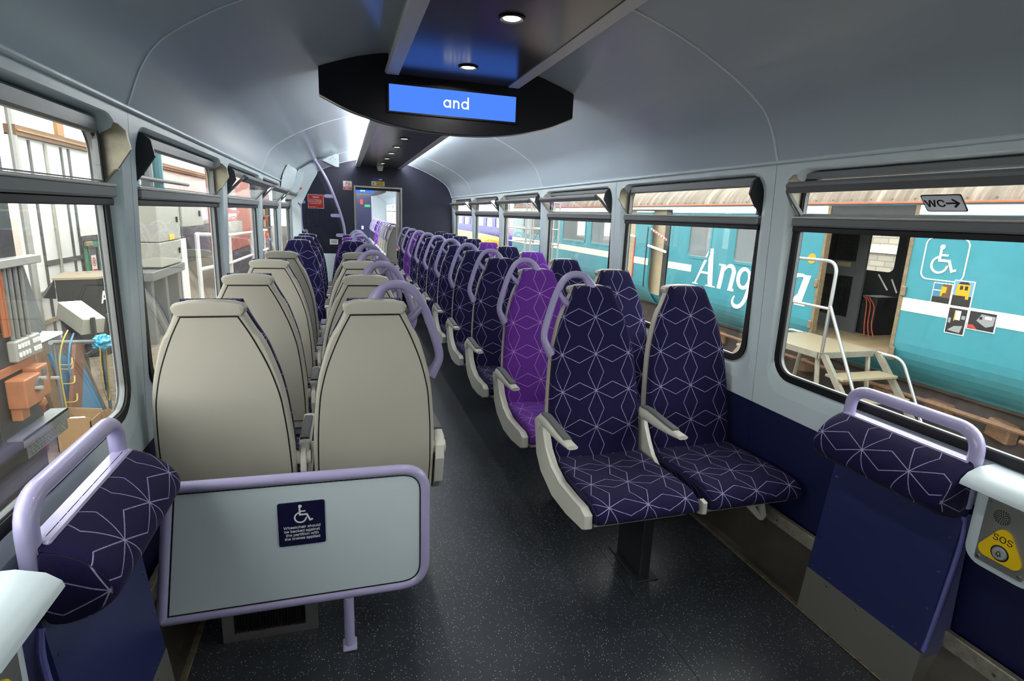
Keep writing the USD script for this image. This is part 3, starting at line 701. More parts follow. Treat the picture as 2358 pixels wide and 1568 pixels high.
def help_point(side, yc, label):
    t = thing('help_point', label, 'emergency call point', (side * 1.25, yc, .68), group='wheelchair bay help points')
    P = lambda nm, q, mt, par=None, **k: part(par or t, nm, mir(q, side), mt, **k)
    o = rrect(yc - .10, yc + .10, .535, .80, .05)
    ring = lambda pts, x: np.stack([np.full(len(pts), x), pts[:, 0], pts[:, 1]], 1)
    c = o.mean(0)
    body = loft([ring(o, 1.262), ring(o, 1.205), ring(c + (o - c) * .97, 1.196), ring(c + (o - c) * .90, 1.194)])
    P('housing', body, 'pale_panel')
    P('hood', loft([[(x, y, z) for x, z in [(1.255, .835), (1.19, .834), (1.145, .82), (1.122, .80), (1.118, .787), (1.128, .782), (1.15, .795), (1.2, .80), (1.255, .78)]] for y in (yc - .105, yc - .1, yc + .1, yc + .105)]), 'pale_panel')
    pl = P('speaker_plate', ext(Polygon(rrect(yc - .062, yc + .062, .56, .762, .006, 3)), 'x', 1.186, 1.196), 'alu_dull')
    P('plate_screw', cat_(*[cyl((1.1855, yc + a, z), .005, .004, 'x', 10) for a in (-.053, .053) for z in (.572, .75)]), 'screw', par=pl, kind='stuff')
    holes = [(0, 0)] + [(r * math.cos(a), r * math.sin(a)) for r, k in ((.006, 6), (.011, 11), (.016, 16), (.020, 20)) for a in np.arange(k) * 2 * np.pi / k]
    P('speaker_hole', cat_(*[cyl((1.1858, yc + .018 + a, .716 + b), .0016, .002, 'x', 6) for a, b in holes]), 'black', par=pl, kind='stuff')
    tri = Polygon([(yc - .034, .606), (yc + .034, .606), (yc, .664)]).buffer(.021, 8)
    y_ = P('yellow_surround', ext(tri, 'x', 1.180, 1.187), 'yellow', label='rounded yellow triangle lettered SOS')
    u = (0, -side, 0)
    part(y_, 'lettering', text('SOS', .0185, (side * 1.180, yc, .6465), u, (0, 0, 1), .0006), 'black')
    b_ = P('button', lathe([(.001, .005), (.0165, .005), (.019, .003), (.02, 0), (.001, 0)], n=22).apply_transform(trimesh.transformations.translation_matrix((1.180, yc, .613)) @ trimesh.transformations.rotation_matrix(-np.pi / 2, [0, 1, 0])), 'button_grey')
    P('button_ring', lathe([(.0195, 0), (.021, .0025), (.0235, 0)], n=22).apply_transform(trimesh.transformations.translation_matrix((1.180, yc, .613)) @ trimesh.transformations.rotation_matrix(-np.pi / 2, [0, 1, 0])), 'black', par=y_)
    bell = unary_union([LineString([(-.007, -.005), (.007, -.005)]).buffer(.001), LineString([(-.005, -.005), (-.004, .003), (0, .007), (.004, .003), (.005, -.005)]).buffer(.001), Point(0, -.008).buffer(.0018)])
    part(b_, 'bell_symbol', flat(bell, (side * 1.1749, yc, .613), u, (0, 0, 1), .0005), 'black')
help_point(1, .925, 'pale wall box with yellow SOS triangle and call button on the right')
help_point(-1, 1.0, 'pale wall box with yellow SOS triangle and call button on the left')

# ------------------------------------------------------------------ signs on the glass and on the end wall
t = thing('wc_sign', 'small grey WC arrow sticker on the near right window vent', 'sticker', (1.2, 1.27, 1.6))
s44 = math.radians(44)
pane = lambda d, y, off=.004: np.array([1.262 - d * math.sin(s44) - off * math.cos(s44), y, 1.545 + d * math.cos(s44) - off * math.sin(s44)])
U, V = np.array([0, -1.0, 0]), np.array([-math.sin(s44), 0, math.cos(s44)])
o_ = pane(.075, 1.305)
part(t, 'border', flat(Polygon(rrect(-.063, .063, -.034, .034, .006, 3)).difference(Polygon(rrect(-.0598, .0598, -.0308, .0308, .005, 3))), o_, U, V, .0015), 'black')
part(t, 'plate', flat(Polygon(rrect(-.060, .060, -.031, .031, .005, 3)), o_ , U, V, .002), 'wc_grey')
n_ = np.cross(U, V)
part(t, 'lettering', text('WC', .027, o_ + n_ * .002 - U * .026 - V * .0135, U, V, .0005, True), 'black')
part(t, 'arrow', flat(unary_union([sbox(.008, -.003, .046, .003), LineString([(.032, .014), (.046, 0), (.032, -.014)]).buffer(.0034, join_style='mitre')]), o_ + n_ * .002, U, V, .0005), 'black')

yf = YE - .002
def wall_sign(name, x0, x1, z0, z1, mt, label, r=.006, y=yf):
    t = thing(name, label, 'sign', ((x0 + x1) / 2, y, (z0 + z1) / 2))
    part(t, 'plate', ext(Polygon(rrect(x0, x1, z0, z1, r, 3)), 'y', y - .004, y + .002), mt)
    return t
t = wall_sign('alarm_sign', -1.12, -.875, 1.505, 1.725, 'white', 'red alarm notice with white lettering on the navy end wall', .012)
part(t, 'red_face', ext(Polygon(rrect(-1.113, -.882, 1.512, 1.718, .009, 3)), 'y', yf - .0055, yf - .003), 'red')
for s, h_, z, x in (('Alarm', .026, 1.672, None), ('In an emergency', .017, 1.632, None), ('Pull the red handle', .017, 1.605, None), ('to stop the train', .017, 1.578, None)):
    part(t, 'lettering', text(s, h_, (-.998 if s == 'Alarm' else -1.005, yf - .0055, z), (1, 0, 0), (0, 0, 1), .0006, True), 'white')
part(t, 'small_print', box(-1.10, -1.0, yf - .006, yf - .005, 1.53, 1.535), 'white')
t = wall_sign('no_smoking_sign', -.57, -.43, 1.822, 1.962, 'white', 'white no-smoking notice with a red band above the gangway door')
part(t, 'red_band', box(-.563, -.437, yf - .0055, yf - .003, 1.828, 1.872), 'red')
part(t, 'ring', flat(Point(0, 0).buffer(.038).difference(Point(0, 0).buffer(.031)).union(LineString([(-.025, .025), (.025, -.025)]).buffer(.0035)), (-.5, yf - .004, 1.917), (1, 0, 0), (0, 0, 1), .001), 'red')
part(t, 'cigarette', box(-.525, -.476, yf - .0048, yf - .0038, 1.914, 1.920), 'black')
part(t, 'lettering', cat_(box(-.55, -.45, yf - .0065, yf - .005, 1.853, 1.860), box(-.54, -.46, yf - .0065, yf - .005, 1.838, 1.845)), 'white')
t = wall_sign('caution_sign', -.125, .09, 1.908, 1.982, 'white', 'yellow and white caution notice over the gangway door')
part(t, 'yellow_half', box(-.052, .085, yf - .0055, yf - .003, 1.912, 1.978), 'sign_yellow')
part(t, 'triangle', flat(Polygon([(-.028, -.022), (.028, -.022), (0, .028)]), (-.089, yf - .004, 1.942), (1, 0, 0), (0, 0, 1), .001), 'sign_yellow')
part(t, 'triangle_mark', box(-.092, -.086, yf - .006, yf - .0045, 1.93, 1.955), 'black')
part(t, 'lettering', text('Caution', .022, (.017, yf - .0055, 1.948), (1, 0, 0), (0, 0, 1), .0006, True), 'black')
part(t, 'small_print', box(-.04, .072, yf - .0062, yf - .005, 1.922, 1.931), 'black')
t = wall_sign('direction_sign', -.1, .06, 1.99, 2.036, 'sign_blue', 'blue direction notice with a white arrow above the caution notice')
part(t, 'arrow', flat(Polygon([(-.03, -.008), (.01, -.008), (.01, -.014), (.03, 0), (.01, .014), (.01, .008), (-.03, .008)]), (.025, yf - .004, 2.012), (1, 0, 0), (0, 0, 1), .001), 'white')

# ------------------------------------------------------------------ draught screen, curved pole, door header on the left
t = thing('draught_screen', 'dark glass draught screen with a pale lower panel behind the last left-hand seats', 'screen', (-.9, 7.72, 0))
part(t, 'pilaster', ext(Polygon(spline([(-1.205, .2), (-1.1, .2), (-1.09, .9), (-1.1, 1.5), (-1.075, 1.62), (-1.0, 1.75), (-.92, 1.88), (-.885, 1.96), (-.905, 2.05), (-.965, 2.06)], 4)).buffer(0).union(Polygon([(-1.205, .2), (-1.1, .2), (-1.1, 1.5), (-1.205, 1.7)])).union(Polygon([(-1.205, 1.6), (-1.09, 1.55), (-.93, 1.87), (-.965, 2.06), (-1.08, 1.985), (-1.16, 1.88), (-1.2, 1.79)])), 'y', 7.66, 7.70), 'pale_panel')
part(t, 'glass', ext(Polygon([(-1.1, .93), (-.62, .93), (-.60, 1.18), (-.70, 1.5), (-.80, 1.75), (-.89, 1.93), (-1.0, 1.75), (-1.1, 1.5)]), 'y', 7.71, 7.718), 'screen_glass', smooth=False)
part(t, 'lower_panel', ext(sbox(-1.15, .12, -.62, .93), 'y', 7.70, 7.725), 'pale_panel')
lb = part(t, 'notice', box(-.762, -.657, 7.702, 7.708, 1.05, 1.118), 'white')
part(lb, 'lettering', cat_(*[box(-.748, -.672, 7.7005, 7.703, z, z + .006) for z in (1.068, 1.083, 1.098)]), 'armpad')
t = thing('stanchion', 'curved lavender grab pole with finger tabs at the edge of the glass screen', 'grab pole', (-.6, 7.68, 0))
pts = [(-.93, 7.64, 2.14), (-.91, 7.64, 2.09), (-.873, 7.64, 2.045), (-.762, 7.64, 1.842), (-.66, 7.64, 1.577), (-.605, 7.64, 1.40), (-.575, 7.64, 1.24), (-.56, 7.64, 1.0), (-.555, 7.64, .5), (-.555, 7.64, 0)]
part(t, 'pole', tube(pts, .0175, 12, 5), 'lavender')
part(t, 'collar', tube([(-.945, 7.64, 2.165), (-.90, 7.64, 2.082)], .024, 12), 'lavender')
for x0, x1, z in ((-.79, -.70, 1.665), (-.72, -.625, 1.425), (-.66, -.585, 1.175)):
    part(t, 'finger_tab', ext(unary_union([sbox(x0, z - .022, x1, z + .022), Point(x0, z).buffer(.022)]), 'y', 7.632, 7.648), 'lavender')
t = thing('door_rail', 'slim lavender upright rail by the left side doors', 'grab rail', (-1.1, 7.85, 0))
part(t, 'upright', tube([(-1.12, 7.95, 1.7), (-1.115, 7.95, 1.28), (-1.08, 7.92, 1.20), (-1.05, 7.9, 1.16), (-1.04, 7.9, .4), (-1.04, 7.9, 0)], .015, 10, 4), 'lavender')
part(t, 'tab', box(-1.13, -1.06, 7.94, 7.955, 1.56, 1.6, .006), 'lavender')
t = thing('cove_cover', 'pale moulded cover hugging the cove above the far left windows', 'panel', (-1.12, 6.9, 1.72))
cv = [(-1.215, 1.70), (-1.15, 1.685), (-1.115, 1.715), (-1.085, 1.80), (-1.07, 1.88), (-1.06, 1.93), (-1.08, 1.965), (-1.12, 1.955), (-1.19, 1.83)]
fv = np.array([(-1.215, 1.70), (-1.213, 1.72), (-1.208, 1.76), (-1.196, 1.82), (-1.18, 1.87), (-1.16, 1.91), (-1.14, 1.94), (-1.13, 1.95), (-1.19, 1.83)])
part(t, 'cover', loft([[(x, y, z) for x, z in fv + (np.array(cv) - fv) * k] for y, k in ((6.5, 0), (6.7, .10), (6.9, .28), (7.1, .42), (7.25, .48), (7.41, .5))]), 'pale_panel')
part(t, 'end_panel', ext(Polygon([(-1.21, 1.70), (-1.15, 1.67), (-1.10, 1.70), (-1.05, 1.84), (-1.04, 1.93), (-1.08, 1.97), (-1.18, 1.83)]), 'y', 7.42, 7.5), 'pale_panel')
part(t, 'button', cyl((-1.075, 7.415, 1.735), .012, .02, 'y'), 'red')
t = thing('door_header_box', 'angled white riveted box under the ceiling by the left side doors', 'box', (-.72, 7.7, 2.1))
part(t, 'body', loft([[(-.82, y, 2.10), (-.66, y, 2.185), (-.62, y, 2.18), (-.62, y, 2.03), (-.66, y, 2.03)] for y in (7.62, 7.95)]), 'pale_panel', smooth=False)
part(t, 'rivet', cat_(*[cyl((-.72 + .03 * k, 7.618, 2.12 + .02 * (k % 2)), .005, .006, 'y', 8) for k in range(3)]), 'armpad', kind='stuff')

# ------------------------------------------------------------------ outside materials
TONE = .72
mat('teal_paint', (66, 146, 160), .28, noise=(1.6, .10))
mat('coach_white', (232, 228, 212), .4, noise=(5, .06))
M['coach_roof'] = usdkit.material(stage, '/World/Looks/coach_roof', {'g': ('geometry', {}), 'mp': ('mapping', {'scale': (.5, 5.0, .5)}), 'n': ('noise_texture', {'scale': 1.0, 'detail': 6.0, 'roughness': .7}), 'r': ('rgb_ramp', {'ramp': [(.3, lin(84, 76, 66)), (.52, lin(112, 102, 90)), (.68, lin(152, 144, 130))]}), 'p': ('principled_bsdf', {'roughness': .8})}, [('g.position', 'mp.vector'), ('mp.vector', 'n.vector'), ('n.fac', 'r.fac'), ('r.color', 'p.base_color')], surface='p.BSDF')
mat('gutter_orange', (206, 104, 72), .6, noise=(12, .2))
mat('coach_dark', (44, 46, 48), .6)
mat('coach_grey', (112, 116, 118), .5)
mat('door_edge_brown', (128, 112, 86), .6, noise=(20, .3))
mat('beige', (188, 172, 140), .6)
mat('wood_floor', (186, 164, 128), .65, noise=(5, .18))
mat('underframe', (62, 54, 46), .75, noise=(6, .4))
mat('brake_pipe', (120, 90, 62), .7, noise=(18, .35))
mat('ballast', (128, 116, 100), .9, noise=(7, .4))
mat('chequer', (164, 153, 126), .5, metal=.2, noise=(60, .18))
mat('step_alu', (172, 168, 154), .4, metal=.5, noise=(9, .15))
mat('photo_dark', (44, 44, 46), .3); mat('photo_grey', (150, 154, 156), .3); mat('photo_teal', (70, 130, 160), .3); mat('photo_yellow', (244, 168, 24), .3); mat('photo_sky', (110, 160, 220), .3); mat('photo_red', (190, 70, 64), .3); mat('photo_mud', (104, 80, 60), .3)
mat('loco_blue', (60, 70, 190), .35, noise=(1.5, .12)); mat('loco_yellow', (250, 196, 50), .4, noise=(1.5, .1))
mat('coach_pane', (120, 132, 140), .08)
mat('coach_window', (150, 160, 164), .06, alpha=.62)
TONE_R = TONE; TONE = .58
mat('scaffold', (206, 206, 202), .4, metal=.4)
TONE = 1.0
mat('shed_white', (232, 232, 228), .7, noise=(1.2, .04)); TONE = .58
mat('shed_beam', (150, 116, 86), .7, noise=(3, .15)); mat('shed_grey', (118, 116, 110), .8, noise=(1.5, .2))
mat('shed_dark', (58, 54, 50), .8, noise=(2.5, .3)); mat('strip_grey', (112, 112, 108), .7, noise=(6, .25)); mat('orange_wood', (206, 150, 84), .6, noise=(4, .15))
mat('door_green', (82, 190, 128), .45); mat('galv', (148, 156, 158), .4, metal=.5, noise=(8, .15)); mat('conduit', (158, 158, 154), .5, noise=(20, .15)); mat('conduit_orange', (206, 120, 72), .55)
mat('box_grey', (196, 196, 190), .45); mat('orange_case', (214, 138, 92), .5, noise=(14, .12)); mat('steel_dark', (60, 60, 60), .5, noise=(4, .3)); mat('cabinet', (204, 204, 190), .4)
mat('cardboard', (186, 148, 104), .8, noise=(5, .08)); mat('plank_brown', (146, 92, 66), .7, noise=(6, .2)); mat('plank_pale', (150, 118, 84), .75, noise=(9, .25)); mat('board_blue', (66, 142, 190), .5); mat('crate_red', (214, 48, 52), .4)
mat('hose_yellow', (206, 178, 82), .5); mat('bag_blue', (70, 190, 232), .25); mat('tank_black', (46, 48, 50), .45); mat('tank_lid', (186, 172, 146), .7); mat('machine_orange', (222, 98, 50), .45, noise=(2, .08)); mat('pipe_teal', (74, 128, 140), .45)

struct('ground', box(-40, 60, -14, 90, -1.3, -1.2), 'ballast', 'pale dusty depot floor outside the windows')

# ------------------------------------------------------------------ next carriage through the gangway
t = thing('trim_1', 'dark gangway tunnel beyond the doorway', kind='structure')
for q in (box(-.5, -.42, 9.72, 11.0, 0, 2.0), box(.40, .5, 9.72, 11.0, 0, 2.0), box(-.5, .5, 9.72, 11.0, 1.95, 2.0), box(-.5, .5, 9.66, 11.2, -.06, -.005)): part(t, 'tunnel_wall', q, 'navy_wall')
nc = thing('trim_2', 'pale shell of the next carriage seen through the gangway', kind='structure')
part(nc, 'floor_sheet', box(-1.3, 1.3, 11.0, 25, -.06, 0), 'vinyl')
part(nc, 'ceiling_shell', arch_band(11.0, 25), 'ceiling_paint', smooth=30)
part(nc, 'near_bulkhead', ext(full.difference(sbox(-.42, -.1, .40, 1.95)), 'y', 11.0, 11.06), 'navy_wall')
part(nc, 'far_bulkhead', ext(full, 'y', 25, 25.06), 'pale_panel')
for s in (-1, 1):
    p = sbox(11.0, .0, 25, 1.79)
    for a in np.arange(11.2, 24, 1.5): p = p.difference(Polygon(rrect(a + .1, a + 1.4, .8, 1.72, .1)))
    part(nc, 'side_wall', mir(ext(p, 'x', 1.225, 1.26), s), 'pale_panel')
    for a in np.arange(11.2, 24, 1.5): part(nc, 'transom_bar', mir(box(1.235, 1.25, a + .1, a + 1.4, 1.5, 1.54), s), 'mullion_metal')
cb = thing('toilet_module', 'navy cubicle wall at the far end of the next carriage', 'cubicle', (-.4, 20.5, 0))
part(cb, 'wall_panel', box(-1.2, .40, 20.5, 20.6, 0, 2.02), 'navy_panel')
part(cb, 'edge_post', box(.40, .44, 20.46, 20.6, 0, 2.02, .006), 'lavender')
wall_sign('fire_sign', .02, .11, 1.72, 1.88, 'red', 'tiny red notice on the far navy cubicle wall', y=20.498)
wall_sign('exit_sign', .17, .36, 1.63, 1.715, 'green_sign', 'tiny green exit notice on the far navy cubicle wall', y=20.498)
wall_sign('switch_plate', .05, .12, .86, .98, 'white', 'small white switch plate on the far navy cubicle wall', y=20.498)
sign(17.6, 'display_sign', 'small far overhead sign with a lit blue screen, seen through the gangway door')
for s in (-1, 1): part(nc, 'light_strip', mir(box(.34, .36, 11.3, 24.5, 2.24, 2.26), s), 'led_strip')
for k, y in enumerate((12.6, 14.6, 16.6, 19.2)):
    t = thing('downlight', '%s ceiling downlight in the next carriage' % ('nearest', 'second', 'third', 'farthest')[k], 'light', (0, y, RZ), group='downlights in the next carriage')
    part(t, 'lens', lathe([(.001, 2.30), (.09, 2.30), (.09, 2.322), (.001, 2.322)], (0, y, 0)), 'downlight_lens')

# ------------------------------------------------------------------ teal coach on the right
XC = 6.1
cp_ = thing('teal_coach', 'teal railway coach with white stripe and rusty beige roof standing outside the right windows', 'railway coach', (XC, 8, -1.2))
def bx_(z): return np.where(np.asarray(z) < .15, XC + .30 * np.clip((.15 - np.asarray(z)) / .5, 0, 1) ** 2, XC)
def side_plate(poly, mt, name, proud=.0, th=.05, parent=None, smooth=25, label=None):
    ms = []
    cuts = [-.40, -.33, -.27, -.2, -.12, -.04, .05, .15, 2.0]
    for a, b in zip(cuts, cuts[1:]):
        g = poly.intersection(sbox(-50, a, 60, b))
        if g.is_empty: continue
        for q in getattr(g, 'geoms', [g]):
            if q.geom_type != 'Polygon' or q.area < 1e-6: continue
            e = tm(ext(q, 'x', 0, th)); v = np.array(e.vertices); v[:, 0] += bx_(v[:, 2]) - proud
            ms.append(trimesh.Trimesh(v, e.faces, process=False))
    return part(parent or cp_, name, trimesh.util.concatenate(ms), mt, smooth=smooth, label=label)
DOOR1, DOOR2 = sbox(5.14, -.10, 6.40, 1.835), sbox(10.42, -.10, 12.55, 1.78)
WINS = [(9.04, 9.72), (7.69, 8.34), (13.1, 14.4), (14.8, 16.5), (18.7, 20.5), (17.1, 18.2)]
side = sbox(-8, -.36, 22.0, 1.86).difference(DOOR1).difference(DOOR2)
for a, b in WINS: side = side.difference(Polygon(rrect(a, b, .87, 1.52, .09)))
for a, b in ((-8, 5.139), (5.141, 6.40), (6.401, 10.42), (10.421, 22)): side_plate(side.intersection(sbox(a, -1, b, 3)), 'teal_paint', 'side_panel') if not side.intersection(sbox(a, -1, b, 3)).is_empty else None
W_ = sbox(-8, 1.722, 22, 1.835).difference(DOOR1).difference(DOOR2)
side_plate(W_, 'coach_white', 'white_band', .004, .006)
for a, b in ((-8, 5.11), (9.56, 10.40), (12.56, 22)): side_plate(sbox(a, .55 if b != 10.40 else .56, b, .712 if b != 10.40 else .70), 'coach_white', 'white_stripe', .004, .006)
side_plate(sbox(5.095, .55, 5.139, .712), 'orange_wood', 'stripe_end', .006, .008)
part(cp_, 'gutter', box(XC - .03, XC + .03, -8, 22.0, 1.852, 1.878, .004), 'gutter_orange')
rp = spline([(XC, 1.87), (XC + .03, 1.95), (XC + .14, 2.10), (XC + .38, 2.28), (XC + .75, 2.42), (XC + 1.4, 2.5)], 4)
rp = [tuple(q) for q in rp] + [(XC + 2.66, 2.1), (XC + 2.8, 1.87)]
for a, b in zip(range(-8, 22, 3), range(-5, 25, 3)):
    part(cp_, 'roof_sheet', ext(rp, 'y', a + .004, min(b, 22) - .004), 'coach_roof', smooth=25)
for y in np.arange(-7.7, 22, .30): part(cp_, 'roof_rivet', cyl((XC - .002 + .01, y, 1.915), .008, .02, 'x', 8), 'coach_roof') if 0 < y < 12 else None
for a, b in WINS:
    o = Polygon(rrect(a, b, .87, 1.52, .09))
    f_ = part(cp_, 'window_rim', ext(o.buffer(.035).difference(o.buffer(-.012)), 'x', XC - .012, XC + .01), 'teal_paint')
    part(f_, 'pane', ext(o.buffer(-.004), 'x', XC + .01, XC + .016), 'coach_window', smooth=False)
    part(f_, 'rubber_seal', ext(o.buffer(-.01).difference(o.buffer(-.024)), 'x', XC + .0, XC + .012), 'alu_dull')
for y0, y1 in ((5.10, 5.15), (6.39, 6.44)): part(cp_, 'door_post', box(XC - .012, XC + .08, y0, y1, -.1, 1.84, .004), 'door_edge_brown')
for y, z in ((5.10, .79), (5.10, .02), (6.44, .72), (6.44, .10)): part(cp_, 'hinge', box(XC - .03, XC + .0, y - .03, y + .03, z - .06, z + .06, .008), 'door_edge_brown')
part(cp_, 'door_header', box(XC + .0, XC + .06, 5.14, 6.4, 1.60, 1.835), 'coach_dark')
part(cp_, 'floor', box(XC + .13, XC + 2.6, -8, 22, -.16, -.1), 'wood_floor')
bw = sbox(-8, -.1, 22, 1.9)
for a, b in ((7.35, 8.0), (9.6, 10.6), (12.0, 13.6), (14.4, 16), (17, 19), (20, 21.5)): bw = bw.difference(Polygon(rrect(a, b, .80, 1.5, .1)))
part(cp_, 'far_side', ext(bw, 'x', XC + 2.6, XC + 2.66), 'coach_grey')
for y in (5.0, 8.6, 10.2, 12.7): part(cp_, 'bulkhead', box(XC + 1.5, XC + 2.6, y, y + .05, -.1, 2.0), 'coach_dark')
for y in (-8, 21.95): part(cp_, 'end_wall', box(XC + .02, XC + 2.66, y, y + .05, -.3, 2.1), 'teal_paint')
# mesh gate and clutter inside the doorway
g_ = part(cp_, 'mesh_gate', cat_(box(7.18, 7.22, 6.62, 6.80, -.1, 1.6), box(7.18, 7.22, 7.36, 7.46, -.1, 1.6), box(7.18, 7.22, 6.8, 7.36, .78, 1.02), box(7.18, 7.22, 6.8, 7.36, -.1, .12)), 'coach_grey', label='grey gate with wire mesh panels')
part(g_, 'wire_mesh', cat_(*[box(7.197, 7.203, y, y + .005, .12, 1.5) for y in np.arange(6.83, 7.36, .055)], *[box(7.197, 7.203, 6.8, 7.36, z, z + .005) for z in np.concatenate([np.arange(.16, .78, .09), np.arange(1.05, 1.5, .06)])]), 'black', kind='stuff')
part(g_, 'paper_plate', box(7.175, 7.18, 6.88, 7.14, .93, 1.0), 'beige')
part(cp_, 'equipment_rack', box(7.3, 7.75, 6.42, 6.72, -.1, .5, .02), 'coach_dark')
part(cp_, 'cable', cat_(*[tube([(7.26, 6.62 - .05 * k, .50), (7.2, 6.5 - .07 * k, .42 - .03 * k), (7.16, 6.44 - .06 * k, .1), (7.1, 6.36 - .08 * k, -.08)], .009, 6, 4) for k in range(3)]), 'gutter_orange', label='rust red cables hanging from the rack')
part(cp_, 'rod', cat_(tube([(7.4, 6.55, .85), (7.45, 6.4, .62)], .012, 6), tube([(7.4, 6.32, .8), (7.45, 6.24, .6)], .012, 6)), 'white')
# ajar second door with barrier pole and tape
p2 = sbox(11.09, -.33, 11.79, 1.75)
side_plate(p2.intersection(sbox(0, -1, 60, 1.722)), 'teal_paint', 'ajar_door', .08, .05)
side_plate(p2.intersection(sbox(0, 1.722, 60, 2)), 'coach_white', 'ajar_door_band', .084, .05)
side_plate(sbox(11.09, .55, 11.79, .70), 'coach_white', 'ajar_door_stripe', .085, .01)
part(cp_, 'door_rod', box(XC - .095, XC - .08, 11.2, 11.22, .05, 1.4), 'coach_dark')
part(cp_, 'inner_lining', box(XC + .1, XC + .14, 10.42, 12.6, -.1, 1.78), 'beige')
part(cp_, 'inner_post', box(XC + .05, XC + .1, 10.55, 10.72, -.1, 1.78), 'coach_dark')
for a, b, lb in (((XC - .11, 10.38, .90), (XC - .11, 11.1, .99), 'white barrier pole across the ajar door gap of the teal coach, nearer one'), ((XC - .11, 11.75, 1.17), (XC - .11, 12.58, 1.20), 'white barrier pole across the ajar door gap of the teal coach, farther one')): solo('barrier_pole', tube([a, b], .028, 10), 'white', lb, 'pole', 'barrier poles on the teal coach')
bt = thing('barrier_tape', 'red and white barrier tape strung across the ajar coach door', 'tape', (XC - .14, 10.8, 1.2))
part(bt, 'tape', loft([[(XC - .087, 10.42 + .11 * k, 1.13 + .035 * k), (XC - .081, 10.42 + .11 * k, 1.13 + .035 * k), (XC - .081, 10.42 + .11 * k, 1.17 + .035 * k), (XC - .087, 10.42 + .11 * k, 1.17 + .035 * k)] for k in range(7)]), 'white', smooth=False)
part(bt, 'red_stripe', cat_(*[box(XC - .091, XC - .088, 10.44 + .11 * k, 10.50 + .11 * k, 1.137 + .035 * k, 1.18 + .035 * k) for k in range(6)]), 'red')
part(bt, 'tail', box(XC - .09, XC - .085, 11.74, 11.785, .2, 1.15), 'red')
part(cp_, 'underframe', box(XC + .35, XC + 2.4, -7.8, 21.8, -.85, -.17), 'underframe')
part(cp_, 'solebar', box(XC + .30, XC + .36, -7.8, 21.8, -.40, -.2), 'underframe')
for y in (1.2, 2.6, 9.0, 10.8, 16, 18):
    part(cp_, 'wheel', cyl((XC + .66, y, -.76), .42, .13, 'x', 28), 'underframe')
for y in np.arange(3.2, 9, .7): part(cp_, 'axle_gear', obox((XC + .3, y, -.62), (.14, .3, .22), (R_.uniform(-15, 15), 0, R_.uniform(-20, 20)), .02), 'brake_pipe')
part(cp_, 'brake_pipe', cat_(tube([(XC + .12, -6, -.5), (XC + .12, 3, -.52), (XC + .12, 9, -.5)], .03, 8), tube([(XC + .25, 2.2, -.4), (XC + .1, 3.0, -.62), (XC + .08, 3.6, -.6)], .025, 8, 4)), 'brake_pipe')
part(cp_, 'valve', cat_(cyl((XC + .13, 3.35, -.42), .11, .05, 'z', 18), cyl((XC + .13, 3.35, -.36), .06, .1, 'z', 14), cyl((XC + .13, 3.35, -.47), .08, .06, 'z', 14)), 'brake_pipe', label='round brass coloured valve')

# lettering "Anglia" in sloping serif capitals, wheelchair emblem, round sticker and photo prints on the coach side
def vstroke(pts):
    """pen stroke through (x, y, width) points."""
    cs_ = [Point(x, y).buffer(w / 2, 10) for x, y, w in pts]
    return unary_union([unary_union([a, b]).convex_hull for a, b in zip(cs_, cs_[1:])])
def bez(*p, n=14):
    p = [np.array(q, float) for q in p]; out = []
    for t in np.linspace(0, 1, n):
        q = list(p)
        while len(q) > 1: q = [a * (1 - t) + b * t for a, b in zip(q, q[1:])]
        out.append(q[0])
    return out
def slab_(pts): return Polygon(pts)
A_ = unary_union([Polygon([(.02, 0), (.09, 0), (.64, .93), (.58, 1.0), (.54, 1.0)]), Polygon([(.54, 1.0), (.60, 1.03), (.74, 1.05), (.86, 0), (.66, 0)]), sbox(.27, .33, .70, .39), Polygon([(-.05, 0), (.2, 0), (.2, .035), (-.05, .035)]), Polygon([(.56, 0), (.98, 0), (.98, .035), (.56, .035)])])
N_ = unary_union([Polygon([(1.06, 0), (1.22, 0), (1.33, .66), (1.17, .66)]), sbox(1.06, .62, 1.2, .66), vstroke([(*q, w) for q, w in zip(bez((1.25, .45), (1.38, .68), (1.62, .72), (1.68, .5)), np.linspace(.05, .14, 14))]), vstroke([(1.68, .5, .15), (1.60, .08, .15)]), Polygon([(1.50, 0), (1.74, 0), (1.74, .06), (1.53, .10)])])
G_ = unary_union([Point(2.06, .42).buffer(1).intersection(Polygon()), affinity.scale(Point(2.07, .38).buffer(.27), 1.0, 1.05).difference(affinity.rotate(affinity.scale(Point(2.08, .38).buffer(.17), .85, 1.15), -15)), vstroke([(*q, w) for q, w in zip(bez((2.38, .62), (2.30, .2), (2.26, -.42), (1.86, -.36)), np.linspace(.15, .10, 14))]), vstroke([(*q, w) for q, w in zip(bez((1.88, -.36), (1.72, -.34), (1.72, -.2), (1.80, -.12)), np.linspace(.10, .05, 14))])])
L_ = unary_union([Polygon([(2.56, 0), (2.72, 0), (2.90, 1.05), (2.74, 1.05)]), sbox(2.5, 0, 2.82, .04)])
I_ = unary_union([Polygon([(2.96, 0), (3.12, 0), (3.23, .66), (3.07, .66)]), sbox(2.9, 0, 3.22, .04), Point(3.19, .86).buffer(.09)])
Z_ = unary_union([vstroke([(*q, w) for q, w in zip(bez((4.06, .63), (3.78, .76), (3.44, .52), (3.41, .26)), np.linspace(.05, .16, 14))]), vstroke([(*q, w) for q, w in zip(bez((3.41, .26), (3.38, -.04), (3.66, -.08), (3.92, .28)), np.linspace(.16, .05, 14))]), Polygon([(3.80, .0), (3.98, .0), (4.16, .68), (3.98, .68)]), Polygon([(3.80, .0), (4.10, .0), (4.10, .05), (3.85, .09)])])
wd = thing('coach_lettering', 'large white sloping serif word Anglia painted on the teal coach side', 'lettering', (XC, 8, .35))
